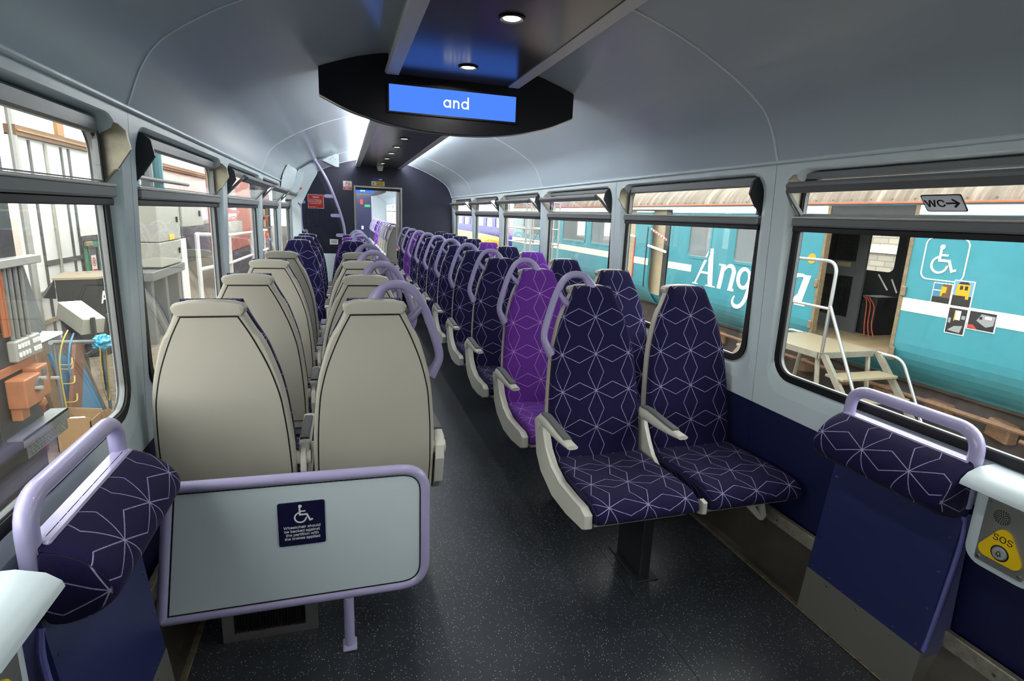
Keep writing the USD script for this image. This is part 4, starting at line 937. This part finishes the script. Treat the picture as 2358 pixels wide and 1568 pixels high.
for nm, q in zip('AnGlia', (A_, N_, G_, L_, I_, Z_)):
    part(wd, 'letter', flat(affinity.scale(q, .69, .69, origin=(0, 0)), (XC - .001, 9.43, .345), (0, -1, 0), (0, 0, 1), .005), 'white')
em = thing('access_emblem', 'white wheelchair emblem in a rounded outline on the teal coach side', 'emblem', (XC, 4.69, 1.2))
o = Polygon(rrect(4.445, 4.945, .965, 1.465, .09))
part(em, 'outline', ext(o.difference(o.buffer(-.014)), 'x', XC - .006, XC + .001), 'coach_white')
part(em, 'symbol', flat(wheelchair(.345), (XC - .001, 4.865, 1.045), (0, -1, 0), (0, 0, 1), .005), 'coach_white')
rs = solo('round_sticker', cyl((XC - .002, 6.6, 1.07), .075, .006, 'x', 28), 'photo_yellow', 'round yellow sticker on the teal coach beside its open doorway', 'sticker')
def print_(y0, y1, z0, z1, label, bits):
    t = thing('photo_print', label, 'photo print', (XC, (y0 + y1) / 2, (z0 + z1) / 2), group='photo prints stuck on the teal coach')
    part(t, 'paper', box(XC - .007, XC + .001, y0, y1, z0, z1), 'white')
    X = XC - .007
    w, h_ = y1 - y0 - .018, z1 - z0 - .018
    for k, (mt, pts) in enumerate(bits):
        part(t, 'print_area', flat(Polygon([(a * w, b * h_) for a, b in pts]), (X, y1 - .009, z0 + .009), (0, -1, 0), (0, 0, 1), .0006 * (k + 1)), mt)
SQ = [(0, 0), (1, 0), (1, 1), (0, 1)]
R4 = lambda a, b, c, d: [(a, b), (c, b), (c, d), (a, d)]
print_(4.535, 4.755, .705, .945, 'small photo print with a teal and yellow nose, upper left of four on the coach', [('photo_mud', SQ), ('photo_teal', [(0, .3), (.45, .35), (.5, 1), (0, 1)]), ('photo_dark', R4(0, 0, 1, .3)), ('photo_yellow', [(.42, .35), (.52, .35), (.55, .52), (.72, .55), (.75, .85), (.45, .88)]), ('white', R4(0, .62, .42, .67))])
print_(4.31, 4.53, .70, 1.0, 'small photo print of a yellow cab front, upper right of four on the coach', [('photo_sky', SQ), ('photo_dark', R4(0, 0, 1, .42)), ('photo_dark', [(.2, .88), (.3, .97), (.7, .98), (.82, .88)]), ('photo_yellow', R4(.14, .42, .86, .88)), ('photo_dark', R4(.32, .66, .48, .82)), ('photo_dark', R4(.58, .66, .74, .82)), ('photo_yellow', R4(.7, .3, .86, .45))])
print_(4.315, 4.53, .385, .69, 'small tall photo print of a cab interior, lower left of four on the coach', [('photo_dark', SQ), ('white', R4(.36, .55, .68, .92)), ('photo_yellow', R4(.34, .5, .40, .9)), ('photo_grey', [(.1, .1), (.45, .3), (.9, .35), (.8, .05)]), ('photo_grey', R4(.75, .6, .95, .75)), ('photo_grey', R4(.06, .4, .2, .6))])
print_(4.02, 4.305, .475, .69, 'small wide photo print of a driving desk, lower right of four on the coach', [('photo_dark', SQ), ('photo_grey', [(.3, .5), (.45, .9), (.98, .85), (.95, .35), (.7, .2), (.55, .3)]), ('white', R4(.6, .65, .85, .8)), ('photo_red', [(0, .05), (.4, .0), (.2, .25), (0, .22)]), ('photo_dark', R4(.4, .6, .5, .75))])

M['far_brick'] = usdkit.material(stage, '/World/Looks/far_brick', {'g': ('geometry', {}), 's': ('separate_xyz', {}), 'c': ('combine_xyz', {}), 'b': ('brick_texture', {'color1': lin(168, 164, 150), 'color2': lin(150, 146, 134), 'mortar': lin(128, 126, 118), 'scale': 1.0, 'brick_width': .45, 'row_height': .15, 'mortar_size': .012}), 'p': ('principled_bsdf', {'roughness': .8})}, [('g.position', 's.vector'), ('s.y', 'c.x'), ('s.z', 'c.y'), ('c.vector', 'b.vector'), ('b.color', 'p.base_color')], surface='p.BSDF')
t = thing('brick_building', 'pale brick building seen through the open doorway of the teal coach', 'building', (13.2, 12, -1.2))
part(t, 'wall', box(13.0, 13.3, 4, 24, -1.2, 2.6), 'far_brick'); part(t, 'sill_band', box(12.95, 13.0, 4, 24, .95, 1.15), 'coach_white')
for y in (11.9, 15.5, 19): part(t, 'window', box(12.97, 13.0, y, y + 1.3, .2, .9), 'coach_grey'); part(t, 'window_bar', box(12.95, 12.97, y + .62, y + .68, .2, .9), 'white')

# mobile aluminium steps in front of the coach doorway
ms = thing('access_steps', 'aluminium mobile platform steps with handrails in front of the teal coach doorway', 'steps', (5.55, 5.8, -1.2))
part(ms, 'platform', box(5.04, 5.960, 5.22, 6.35, -.03, 0), 'chequer')
for q in (box(5.02, 5.05, 5.21, 6.36, -.07, .004), box(5.960, 5.980, 5.21, 6.36, -.07, .004), box(5.02, 5.980, 5.19, 5.22, -.07, .004), box(5.02, 5.980, 6.35, 6.38, -.07, .004)): part(ms, 'platform_edge', q, 'step_alu')
for sgn, y in ((-1, 5.21), (1, 6.37)):
    for x in (5.06, 5.940): part(ms, 'stringer', loft([[(x - .025, y, -.01), (x + .025, y, -.01), (x + .025, y + sgn * .09, -.01), (x - .025, y + sgn * .09, -.01)], [(x - .025, y + sgn * 1.0, -1.2), (x + .025, y + sgn * 1.0, -1.2), (x + .025, y + sgn * 1.1, -1.2), (x - .025, y + sgn * 1.1, -1.2)]]), 'step_alu')
    for k in range(1, 5):
        yy = y + sgn * (.04 + .2 * k)
        part(ms, 'tread', box(5.06, 5.940, yy - .13, yy + .13, -.235 * k - .035, -.235 * k, .006), 'chequer')
    for x in (5.08, 5.910): part(ms, 'leg', tube([(x, y - sgn * .06, -.03), (x, y + sgn * .1, -1.18)], .03, 8), 'step_alu')
    part(ms, 'stair_rail', tube(bend([(5.970, y, -.02), (5.970, y + sgn * .36, -.02), (5.970, y + sgn * .95, -1.1)], .12), .02, 10), 'alu')
part(ms, 'handrail', tube(bend([(5.05, 5.19, .0), (5.05, 5.17, 1.13), (5.05, 6.40, 1.12), (5.05, 6.38, 0)], .16), .021, 10), 'alu')
part(ms, 'mid_rail', tube([(5.05, 5.19, .56), (5.05, 6.39, .56)], .018, 10), 'alu')
part(ms, 'brace', tube([(5.05, 5.18, .60), (5.05, 4.62, -.42), (5.05, 4.30, -1.15)], .02, 10), 'alu')
part(ms, 'base_rail', cat_(tube([(5.08, 4.3, -1.17), (5.08, 7.3, -1.17)], .02, 8), tube([(5.910, 4.3, -1.17), (5.910, 7.3, -1.17)], .02, 8)), 'step_alu')
part(ms, 'tag', box(5.045, 5.048, 6.18, 6.34, .25, .56), 'beige', label='crumpled paper tag hanging on the mid rail')

# far right: scaffold tower, blue and yellow rolling stock
sc = thing('scaffold_tower', 'pale scaffold tower standing between the trains, far along on the right', 'scaffold', (4.6, 15.2, -1.2))
for x in (4.2, 5.0):
    for y in (14.1, 14.5, 16.2): part(sc, 'upright', tube([(x, y, -1.2), (x, y, 2.1)], .024, 8), 'scaffold')
    for z in (-.7, .3, .8, 1.2, 1.9): part(sc, 'ledger', tube([(x, 14.1, z), (x, 16.2, z)], .02, 8), 'scaffold')
for y in (14.1, 16.2):
    for z in (.3, .8, 1.2, 1.9): part(sc, 'rung', tube([(4.2, y, z), (5.0, y, z)], .018, 8), 'scaffold')
part(sc, 'brace', cat_(tube([(4.2, 14.1, -1.0), (4.2, 16.2, .3)], .016, 8), tube([(5.0, 16.2, .8), (5.0, 14.5, 1.9)], .016, 8)), 'scaffold')
bl = thing('blue_train', 'bright blue railway coach in the sunlight far beyond the teal coach', 'railway coach', (9.5, 40, -1.2))
q = sbox(32, -.3, 58, 1.75)
wins = [(a, a + 1.7) for a in np.arange(33, 57, 2.6)]
for a, b in wins: q = q.difference(Polygon(rrect(a, b, .75, 1.35, .1)))
part(bl, 'side', ext(q, 'x', 9.5, 9.56), 'loco_blue')
for a, b in wins: part(bl, 'pane', ext(Polygon(rrect(a - .03, b + .03, .72, 1.38, .1)), 'x', 9.53, 9.54), 'coach_pane')
part(bl, 'roof', ext([(9.5, 1.75), (9.6, 1.95), (10.1, 2.15), (11, 2.25), (12.2, 1.75)], 'y', 32, 58), 'coach_white')
part(bl, 'end', box(9.56, 12.2, 32, 32.06, -.3, 1.75), 'loco_yellow')
part(bl, 'underframe', box(9.7, 12, 32.3, 57.8, -1.15, -.3), 'underframe')
yl = thing('yellow_loco', 'rounded yellow rail vehicle below the blue coach, far along on the right', 'rail vehicle', (8.0, 37, -1.2))
part(yl, 'body', loft([[(7.2 + i, y, -.95), (7.2 + i, y, .0), (7.35 + i, y, .22 - h), (8.0, y, .38 - h), (8.9 - i, y, .22 - h), (9.1 - i, y, -.95)] for y, i, h in ((33, .25, .25), (33.4, .05, .08), (34.5, 0, 0), (43, 0, 0), (44, .1, .1))]), 'loco_yellow')
part(yl, 'underframe', box(7.4, 8.9, 33.5, 43.5, -1.2, -.9), 'underframe')
for y in (35, 38, 41): part(yl, 'grille', box(7.185, 7.2, y, y + 1.4, -.6, -.1), 'underframe')

# ------------------------------------------------------------------ workshop on the left
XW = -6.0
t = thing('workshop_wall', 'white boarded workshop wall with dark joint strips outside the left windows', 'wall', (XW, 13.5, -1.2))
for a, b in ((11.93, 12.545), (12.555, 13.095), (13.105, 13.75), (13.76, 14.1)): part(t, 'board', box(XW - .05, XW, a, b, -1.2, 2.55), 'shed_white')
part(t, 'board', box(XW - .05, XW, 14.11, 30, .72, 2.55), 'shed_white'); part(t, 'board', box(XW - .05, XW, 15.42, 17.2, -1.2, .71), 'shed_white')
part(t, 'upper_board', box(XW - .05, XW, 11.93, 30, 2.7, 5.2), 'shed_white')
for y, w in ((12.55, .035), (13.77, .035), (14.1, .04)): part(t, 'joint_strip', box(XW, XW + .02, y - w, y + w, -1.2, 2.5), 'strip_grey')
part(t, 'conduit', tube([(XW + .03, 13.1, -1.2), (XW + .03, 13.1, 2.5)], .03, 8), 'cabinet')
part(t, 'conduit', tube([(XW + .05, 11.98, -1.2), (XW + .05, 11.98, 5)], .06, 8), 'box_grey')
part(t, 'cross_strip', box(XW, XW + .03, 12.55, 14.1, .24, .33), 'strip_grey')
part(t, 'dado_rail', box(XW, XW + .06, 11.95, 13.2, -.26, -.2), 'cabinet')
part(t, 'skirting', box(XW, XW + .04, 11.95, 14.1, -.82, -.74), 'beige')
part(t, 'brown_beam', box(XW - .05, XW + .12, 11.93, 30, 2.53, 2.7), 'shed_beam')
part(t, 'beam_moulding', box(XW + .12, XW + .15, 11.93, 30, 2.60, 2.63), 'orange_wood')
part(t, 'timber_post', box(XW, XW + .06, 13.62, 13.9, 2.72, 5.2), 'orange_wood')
d = thing('workshop_door', 'green door with a wired window and a paper notice in the white workshop wall', 'door', (XW, 14.75, -1.2))
part(d, 'leaf', ext(sbox(14.16, -1.2, 15.36, .60).difference(sbox(14.45, -.6, 14.96, .48)), 'x', XW - .03, XW + .01), 'door_green')
part(d, 'frame', cat_(box(XW - .03, XW + .04, 14.11, 14.16, -1.2, .7), box(XW - .03, XW + .04, 15.36, 15.42, -1.2, .7), box(XW - .03, XW + .04, 14.16, 15.36, .61, .7)), 'strip_grey')
part(d, 'window_rim', ext(sbox(14.42, -.63, 14.99, .51).difference(sbox(14.48, -.57, 14.93, .45)), 'x', XW, XW + .02), 'galv')
part(d, 'pane', box(XW - .02, XW - .01, 14.45, 14.96, -.6, .48), 'coach_grey')
part(d, 'closer', box(XW + .01, XW + .08, 14.25, 14.55, .50, .60, .01), 'beige')
no = part(d, 'notice', box(XW + .0, XW + .012, 14.55, 14.8, -.1, .28), 'white')
part(no, 'ring', flat(Point(0, 0).buffer(.095).difference(Point(0, 0).buffer(.075)), (XW + .012, 14.675, .13), (0, 1, 0), (0, 0, 1), .003), 'red')
part(no, 'figure', flat(sbox(-.03, -.05, .03, .05), (XW + .012, 14.675, .13), (0, 1, 0), (0, 0, 1), .002), 'photo_red')
part(no, 'red_band', box(XW + .012, XW + .016, 14.57, 14.78, -.09, -.03), 'red')
t = solo('workshop_back_wall', box(-7.6, -7.5, 17, 60, -1.2, 4.2), 'shed_grey', 'grey rear workshop wall behind the cabinets outside the left windows', 'wall')
solo('workshop_dark_wall', box(-6.3, -6.2, 1, 11.9, -1.2, 4.5), 'shed_dark', 'dark workshop wall behind the steel column on the left', 'wall')

t = thing('steel_column', 'dark steel column carrying conduits and orange gear close outside the near left window', 'column', (-2.4, 3.2, -1.2))
part(t, 'face_plate', box(-2.36, -2.33, 2.75, 3.72, -1.2, 3.4), 'steel_dark')
part(t, 'web', box(-2.7, -2.36, 3.1, 3.2, -1.2, 3.4), 'steel_dark')
part(t, 'gusset', ext([(3.725, 1.17), (3.79, 1.17), (3.945, .735), (3.86, .70), (3.84, .62), (3.725, .60)], 'x', -2.36, -2.345), 'galv')
part(t, 'mount_panel', box(-2.33, -2.315, 3.30, 3.72, .2, .80, .004), 'steel_dark')
t = thing('conduit_rack', 'grey trunking with four grey conduits dropping to switches on the steel column', 'conduit', (-2.3, 3.6, .95))
part(t, 'trunking', box(-2.33, -2.27, 3.25, 3.845, 1.135, 1.18, .004), 'box_grey')
for k, y in enumerate((3.51, 3.56, 3.615, 3.67)): part(t, 'conduit', tube([(-2.3, y, 1.14), (-2.3, y - .012, .752)], .0125, 8), 'conduit')
for y in (3.445, 3.47): part(t, 'orange_conduit', tube([(-2.3, y, 1.14), (-2.3, y - .005, .78)], .0125, 8), 'conduit_orange')
t = thing('switch_box', 'pale grey box of white rocker switches under the conduits', 'switch box', (-2.29, 3.58, .69))
for a, b in ((3.455, 3.60), (3.603, 3.715)):
    q = part(t, 'case', box(-2.315, -2.27, a, b, .635, .75, .008), 'box_grey')
    for z in (.66, .705):
        for y in np.linspace(a + .02, b - .035, 4): part(q, 'rocker', box(-2.272, -2.262, y, y + .014, z, z + .025, .002), 'white')
t = thing('orange_callbox', 'scuffed orange industrial telephone boxes bolted to the steel column', 'call box', (-2.3, 3.52, .48))
part(t, 'back_plate', box(-2.318, -2.305, 3.34, 3.69, .575, .62, .003), 'orange_case')
part(t, 'main_case', box(-2.31, -2.22, 3.375, 3.545, .40, .56, .007), 'orange_case')
part(t, 'side_case', box(-2.31, -2.24, 3.55, 3.675, .40, .58, .006), 'orange_case')
part(t, 'dial', cyl((-2.218, 3.50, .50), .035, .02, 'x', 18), 'coach_grey')
part(t, 'lower_case', box(-2.31, -2.26, 3.39, 3.47, .33, .40, .005), 'orange_case')
part(t, 'hand_wheel', lathe([(.001, .02), (.02, .02), (.028, .012), (.028, .0), (.001, 0)], n=10).apply_transform(trimesh.transformations.translation_matrix((-2.24, 3.545, .385)) @ trimesh.transformations.rotation_matrix(np.pi / 2, [0, 1, 0])), 'orange_case')
for y, z in ((3.52, .53), (3.47, .49), (3.655, .49)): part(t, 'knob', cyl((-2.205, y, z), .011, .04, 'x', 10), 'box_grey')
part(t, 'meter_window', box(-2.242, -2.236, 3.60, 3.645, .52, .56), 'coach_grey')
t = thing('cable_tray', 'length of galvanised perforated tray fixed low on the steel column', 'tray', (-2.3, 3.58, .2))
part(t, 'channel', cat_(box(-2.33, -2.24, 3.33, 3.83, .238, .25), box(-2.245, -2.24, 3.33, 3.83, .20, .25)), 'galv')
part(t, 'perforated_side', ext(sbox(3.35, .13, 3.80, .205).difference(unary_union([sbox(y, z, y + .02, z + .006) for z in (.142, .157, .172, .187) for y in np.arange(3.36 + (z * 100 % 3) * .008, 3.77, .034)])), 'x', -2.245, -2.241), 'galv')

t = thing('black_tank', 'tall black tank with a dusty lid in front of the green workshop door', 'tank', (-5.0, 11.4, -1.2))
plan = [(-5.2, 10.91), (-4.68, 11.11), (-4.60, 11.6), (-4.9, 12.2), (-5.4, 11.8)]
part(t, 'body', ext(Polygon(plan), 'z', -1.2, .17), 'tank_black', smooth=False)
part(t, 'lid', ext(Polygon(plan).buffer(.03, join_style='mitre'), 'z', .17, .205), 'tank_lid', smooth=False)
part(t, 'torn_cover', loft([[(-5.2, 10.9, .17), (-5.33, 10.72, -.05), (-5.3, 10.7, -.1), (-5.2, 10.88, -.14)], [(-5.22, 10.92, .17), (-5.34, 10.74, -.05), (-5.31, 10.72, -.1), (-5.22, 10.9, -.14)]]), 'tank_black', smooth=False)
part(t, 'lettering', text('AD', .2, (-4.668, 11.15, -.26), (.161, .987, 0), (0, 0, 1), .006, True, center=False), 'white')
t = thing('white_cabinet', 'white metal cabinet lying tilted on a trolley outside the near left window', 'cabinet', (-4.2, 9.0, -.2))
V8 = np.array([(-4.5, 9.25, .05), (-4.5, 9.97, -.04), (-3.9, 9.11, -.16), (-3.9, 8.41, -.05)]); dn = np.array([-.02, -.05, -.19])
part(t, 'case', loft([V8, V8 + dn]), 'cabinet', smooth=False)
part(t, 'lid', loft([V8 + [0, 0, .012], V8]), 'white', smooth=False)
part(t, 'bracket', cat_(box(-3.9, -3.86, 8.62, 8.68, -.5, -.06), box(-3.9, -3.86, 9.14, 9.20, -.5, -.1)), 'steel_dark')
part(t, 'stand', cat_(box(-4.5, -3.9, 8.4, 9.1, -.56, -.50, .01), *[box(x, x + .05, y, y + .05, -1.2, -.5) for x in (-4.45, -3.97) for y in (8.45, 9.0)], *[box(x - .03, x + .03, 9.0, 9.2, -.52, -.2) for x in (-4.3, -4.0)]), 'steel_dark')
t = thing('grey_cupboard', 'grey steel cupboard with a white top behind the planks', 'cupboard', (-4.0, 7.2, -1.2))
part(t, 'body', box(-4.4, -3.95, 6.95, 7.9, -1.2, -.13, .01), 'coach_grey'); part(t, 'top', box(-4.42, -3.93, 6.93, 7.92, -.13, -.09, .008), 'white')
t = thing('blue_board', 'large blue board leaning behind the brown planks', 'board', (-3.75, 7.7, -1.2))
part(t, 'sheet', loft([[(-3.85, 7.28, -.22), (-3.82, 7.28, -.22), (-3.82, 8.03, -.45), (-3.85, 8.03, -.45)], [(-3.7, 7.5, -1.2), (-3.67, 7.5, -1.2), (-3.67, 8.1, -1.2), (-3.7, 8.1, -1.2)]]), 'board_blue', smooth=False)
part(t, 'edge_strip', tube([(-3.81, 8.04, -.45), (-3.66, 8.11, -1.19)], .014, 6), 'plank_pale')
def plank(a, b, w, mt, label):
    a, b = np.array(a, float), np.array(b, float)
    wv = np.array([0, w / 2, -.02]); tv = np.array([.02, 0, 0])
    solo('plank', loft([[c - wv - tv, c + wv - tv, c + wv + tv, c - wv + tv] for c in (a, b)]), mt, label, 'plank', smooth=False)
plank((-3.78, 6.97, -.04), (-3.70, 7.1, -1.2), .2, 'plank_pale', 'weathered brown plank leaning on the trolley rail, left of the two')
plank((-3.72, 7.76, -.22), (-3.67, 7.2, -1.2), .24, 'plank_brown', 'red-brown plank leaning on the trolley rail, right of the two')
t = thing('trolley_rail', 'grey steel rail on legs draped with yellow hose and cables', 'trolley', (-3.6, 7.5, -1.2))
part(t, 'rail', tube([(-3.60, 6.84, .0), (-3.60, 8.2, -.30)], .025, 8), 'galv')
part(t, 'leg', tube([(-3.60, 6.9, -.02), (-3.60, 6.9, -1.2)], .02, 8), 'galv'); part(t, 'leg', tube([(-3.60, 8.1, -.29), (-3.60, 8.1, -1.2)], .02, 8), 'galv')
t = thing('yellow_hose', 'yellow hose hanging in loops from the trolley rail', 'hose', (-3.55, 7.4, -.4))
part(t, 'coil', tube([(-3.58, 7.2, .06), (-3.55, 6.98, -.02), (-3.55, 6.86, -.2), (-3.55, 6.84, -.45), (-3.55, 6.86, -.75)], .008, 8, 6), 'hose_yellow')
part(t, 'loop', tube([(-3.52, 7.8, -.28), (-3.52, 7.74, -.7), (-3.52, 7.84, -.98), (-3.52, 7.92, -.9), (-3.52, 7.98, -.34)], .008, 8, 6), 'hose_yellow')
part(t, 'cross_line', cat_(*[tube([(-3.66, 7.0, z), (-3.6, 7.2, z - .06), (-3.66, 7.4, z - .03)], .009, 6, 5) for z in (-.28, -.33, -.5, -.72)]), 'hose_yellow')
part(t, 'blue_cable', tube([(-3.53, 7.2, .02), (-3.5, 7.0, -.08), (-3.5, 6.92, -.28), (-3.5, 6.93, -.4)], .010, 8, 6), 'board_blue')
bag = trimesh.creation.icosphere(3, .13); bv = np.array(bag.vertices); bv *= (.45 + 1.1 * meshkit.fbm(bv * 22, 3, 3))[:, None]; bv = bv * [.8, 1.4, .7] + [-3.55, 7.98, -.26]
solo('plastic_bag', trimesh.Trimesh(bv, bag.faces, process=False), 'bag_blue', 'crumpled shiny blue plastic bag on the trolley rail', 'bag', smooth=False)
for k, (z, lab) in enumerate(((-1.2, 'bottom'), (-.92, 'middle'), (-.62, 'top'))):
    t = thing('red_crate', 'red plastic storage crate, %s one of the stack by the steel column' % lab, 'crate', (-3.8, 6.73, z), group='stacked red crates')
    part(t, 'tub', loft([[(-4.07, 6.5, z), (-3.74, 6.5, z), (-3.74, 6.78, z), (-4.07, 6.78, z)], [(-4.10, 6.47, z + .25), (-3.71, 6.47, z + .25), (-3.71, 6.81, z + .25), (-4.10, 6.81, z + .25)]]), 'crate_red', smooth=False)
    part(t, 'rim', box(-4.11, -3.695, 6.455, 6.825, z + .25, z + .275, .006), 'crate_red')
t = thing('cardboard_box', 'open cardboard box with a white label on the workshop floor', 'box', (-3.6, 7.0, -1.2))
part(t, 'walls', cat_(box(-3.62, -3.61, 6.72, 6.99, -1.2, -.80), box(-3.3, -3.29, 6.72, 6.99, -1.2, -.86), box(-3.62, -3.29, 6.72, 6.73, -1.2, -.82), loft([[(-3.62, 6.98, -1.2), (-3.29, 6.98, -1.2), (-3.29, 6.99, -1.2), (-3.62, 6.99, -1.2)], [(-3.64, 7.0, -.78), (-3.30, 7.06, -.84), (-3.30, 7.07, -.84), (-3.64, 7.01, -.78)]])), 'cardboard', smooth=False)
part(t, 'flap', loft([[(-3.29, 6.99, -.84), (-3.29, 7.24, -.90), (-3.28, 7.24, -.90), (-3.28, 6.99, -.84)], [(-3.29, 6.99, -1.2), (-3.29, 7.28, -1.2), (-3.28, 7.28, -1.2), (-3.28, 6.99, -1.2)]]), 'cardboard', smooth=False)
part(t, 'label', box(-3.279, -3.277, 7.1, 7.18, -1.1, -1.02), 'white')
part(t, 'contents', box(-3.55, -3.4, 6.76, 6.9, -1.1, -.86, .01), 'white')

# further left: cabinets, rails, machines
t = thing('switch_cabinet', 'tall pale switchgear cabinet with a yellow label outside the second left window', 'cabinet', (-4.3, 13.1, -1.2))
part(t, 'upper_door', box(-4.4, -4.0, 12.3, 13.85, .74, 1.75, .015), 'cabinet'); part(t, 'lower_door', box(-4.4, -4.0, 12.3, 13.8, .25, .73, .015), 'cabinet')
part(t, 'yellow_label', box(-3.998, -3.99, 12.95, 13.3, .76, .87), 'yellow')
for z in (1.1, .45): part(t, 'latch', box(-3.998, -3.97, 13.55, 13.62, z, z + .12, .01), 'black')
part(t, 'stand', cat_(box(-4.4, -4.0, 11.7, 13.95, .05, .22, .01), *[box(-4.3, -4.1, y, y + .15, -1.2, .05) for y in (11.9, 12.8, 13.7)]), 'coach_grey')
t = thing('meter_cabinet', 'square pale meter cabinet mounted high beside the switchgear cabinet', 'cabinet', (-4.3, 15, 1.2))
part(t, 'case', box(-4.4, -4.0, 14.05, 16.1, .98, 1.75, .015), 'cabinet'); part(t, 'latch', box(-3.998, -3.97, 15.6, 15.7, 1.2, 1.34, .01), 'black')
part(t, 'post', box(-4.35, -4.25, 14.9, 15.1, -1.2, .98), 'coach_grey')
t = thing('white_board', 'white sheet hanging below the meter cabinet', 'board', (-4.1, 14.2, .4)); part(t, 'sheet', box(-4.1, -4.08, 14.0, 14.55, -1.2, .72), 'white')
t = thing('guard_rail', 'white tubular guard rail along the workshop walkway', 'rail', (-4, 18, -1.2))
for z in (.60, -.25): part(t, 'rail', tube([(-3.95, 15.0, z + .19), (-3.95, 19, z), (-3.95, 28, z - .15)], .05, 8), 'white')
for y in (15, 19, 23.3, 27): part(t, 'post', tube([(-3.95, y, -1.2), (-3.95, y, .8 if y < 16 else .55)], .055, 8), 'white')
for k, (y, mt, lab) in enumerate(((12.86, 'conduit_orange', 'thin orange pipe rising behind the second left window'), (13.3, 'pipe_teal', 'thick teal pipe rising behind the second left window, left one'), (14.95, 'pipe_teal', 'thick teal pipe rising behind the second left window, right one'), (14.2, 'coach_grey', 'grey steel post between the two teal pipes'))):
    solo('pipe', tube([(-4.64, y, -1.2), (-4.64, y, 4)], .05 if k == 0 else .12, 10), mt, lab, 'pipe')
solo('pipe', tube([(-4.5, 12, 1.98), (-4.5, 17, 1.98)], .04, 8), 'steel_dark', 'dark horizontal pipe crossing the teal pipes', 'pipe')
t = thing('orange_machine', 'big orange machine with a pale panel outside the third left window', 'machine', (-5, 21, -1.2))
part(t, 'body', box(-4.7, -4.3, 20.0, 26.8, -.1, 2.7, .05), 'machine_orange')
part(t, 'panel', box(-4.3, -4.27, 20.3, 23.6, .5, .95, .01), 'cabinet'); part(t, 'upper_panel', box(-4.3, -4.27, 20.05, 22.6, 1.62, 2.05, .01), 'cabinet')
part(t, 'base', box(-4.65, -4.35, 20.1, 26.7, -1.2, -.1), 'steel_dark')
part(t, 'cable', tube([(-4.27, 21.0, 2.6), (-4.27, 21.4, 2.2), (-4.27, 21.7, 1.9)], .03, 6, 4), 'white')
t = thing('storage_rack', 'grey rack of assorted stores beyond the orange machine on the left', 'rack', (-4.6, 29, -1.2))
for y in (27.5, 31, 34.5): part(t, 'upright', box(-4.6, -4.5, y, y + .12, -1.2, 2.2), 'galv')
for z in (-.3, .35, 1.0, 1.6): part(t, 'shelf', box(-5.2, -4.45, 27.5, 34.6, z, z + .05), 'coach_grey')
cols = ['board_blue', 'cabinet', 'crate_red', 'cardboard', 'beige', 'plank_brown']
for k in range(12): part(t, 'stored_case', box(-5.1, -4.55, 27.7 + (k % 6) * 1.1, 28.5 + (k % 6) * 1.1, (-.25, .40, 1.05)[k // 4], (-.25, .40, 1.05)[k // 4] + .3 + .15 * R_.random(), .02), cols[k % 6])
t = thing('warm_lamp_post', 'glowing orange strip light seen through the last left window', 'lamp', (-3.2, 26, 0)); part(t, 'tube_light', tube([(-5.5, 41, -.6), (-5.5, 41, 2.2)], .09, 8), 'orange_glow'); part(t, 'pole', box(-5.66, -5.58, 40.95, 41.05, -1.2, 2.3), 'steel_dark')
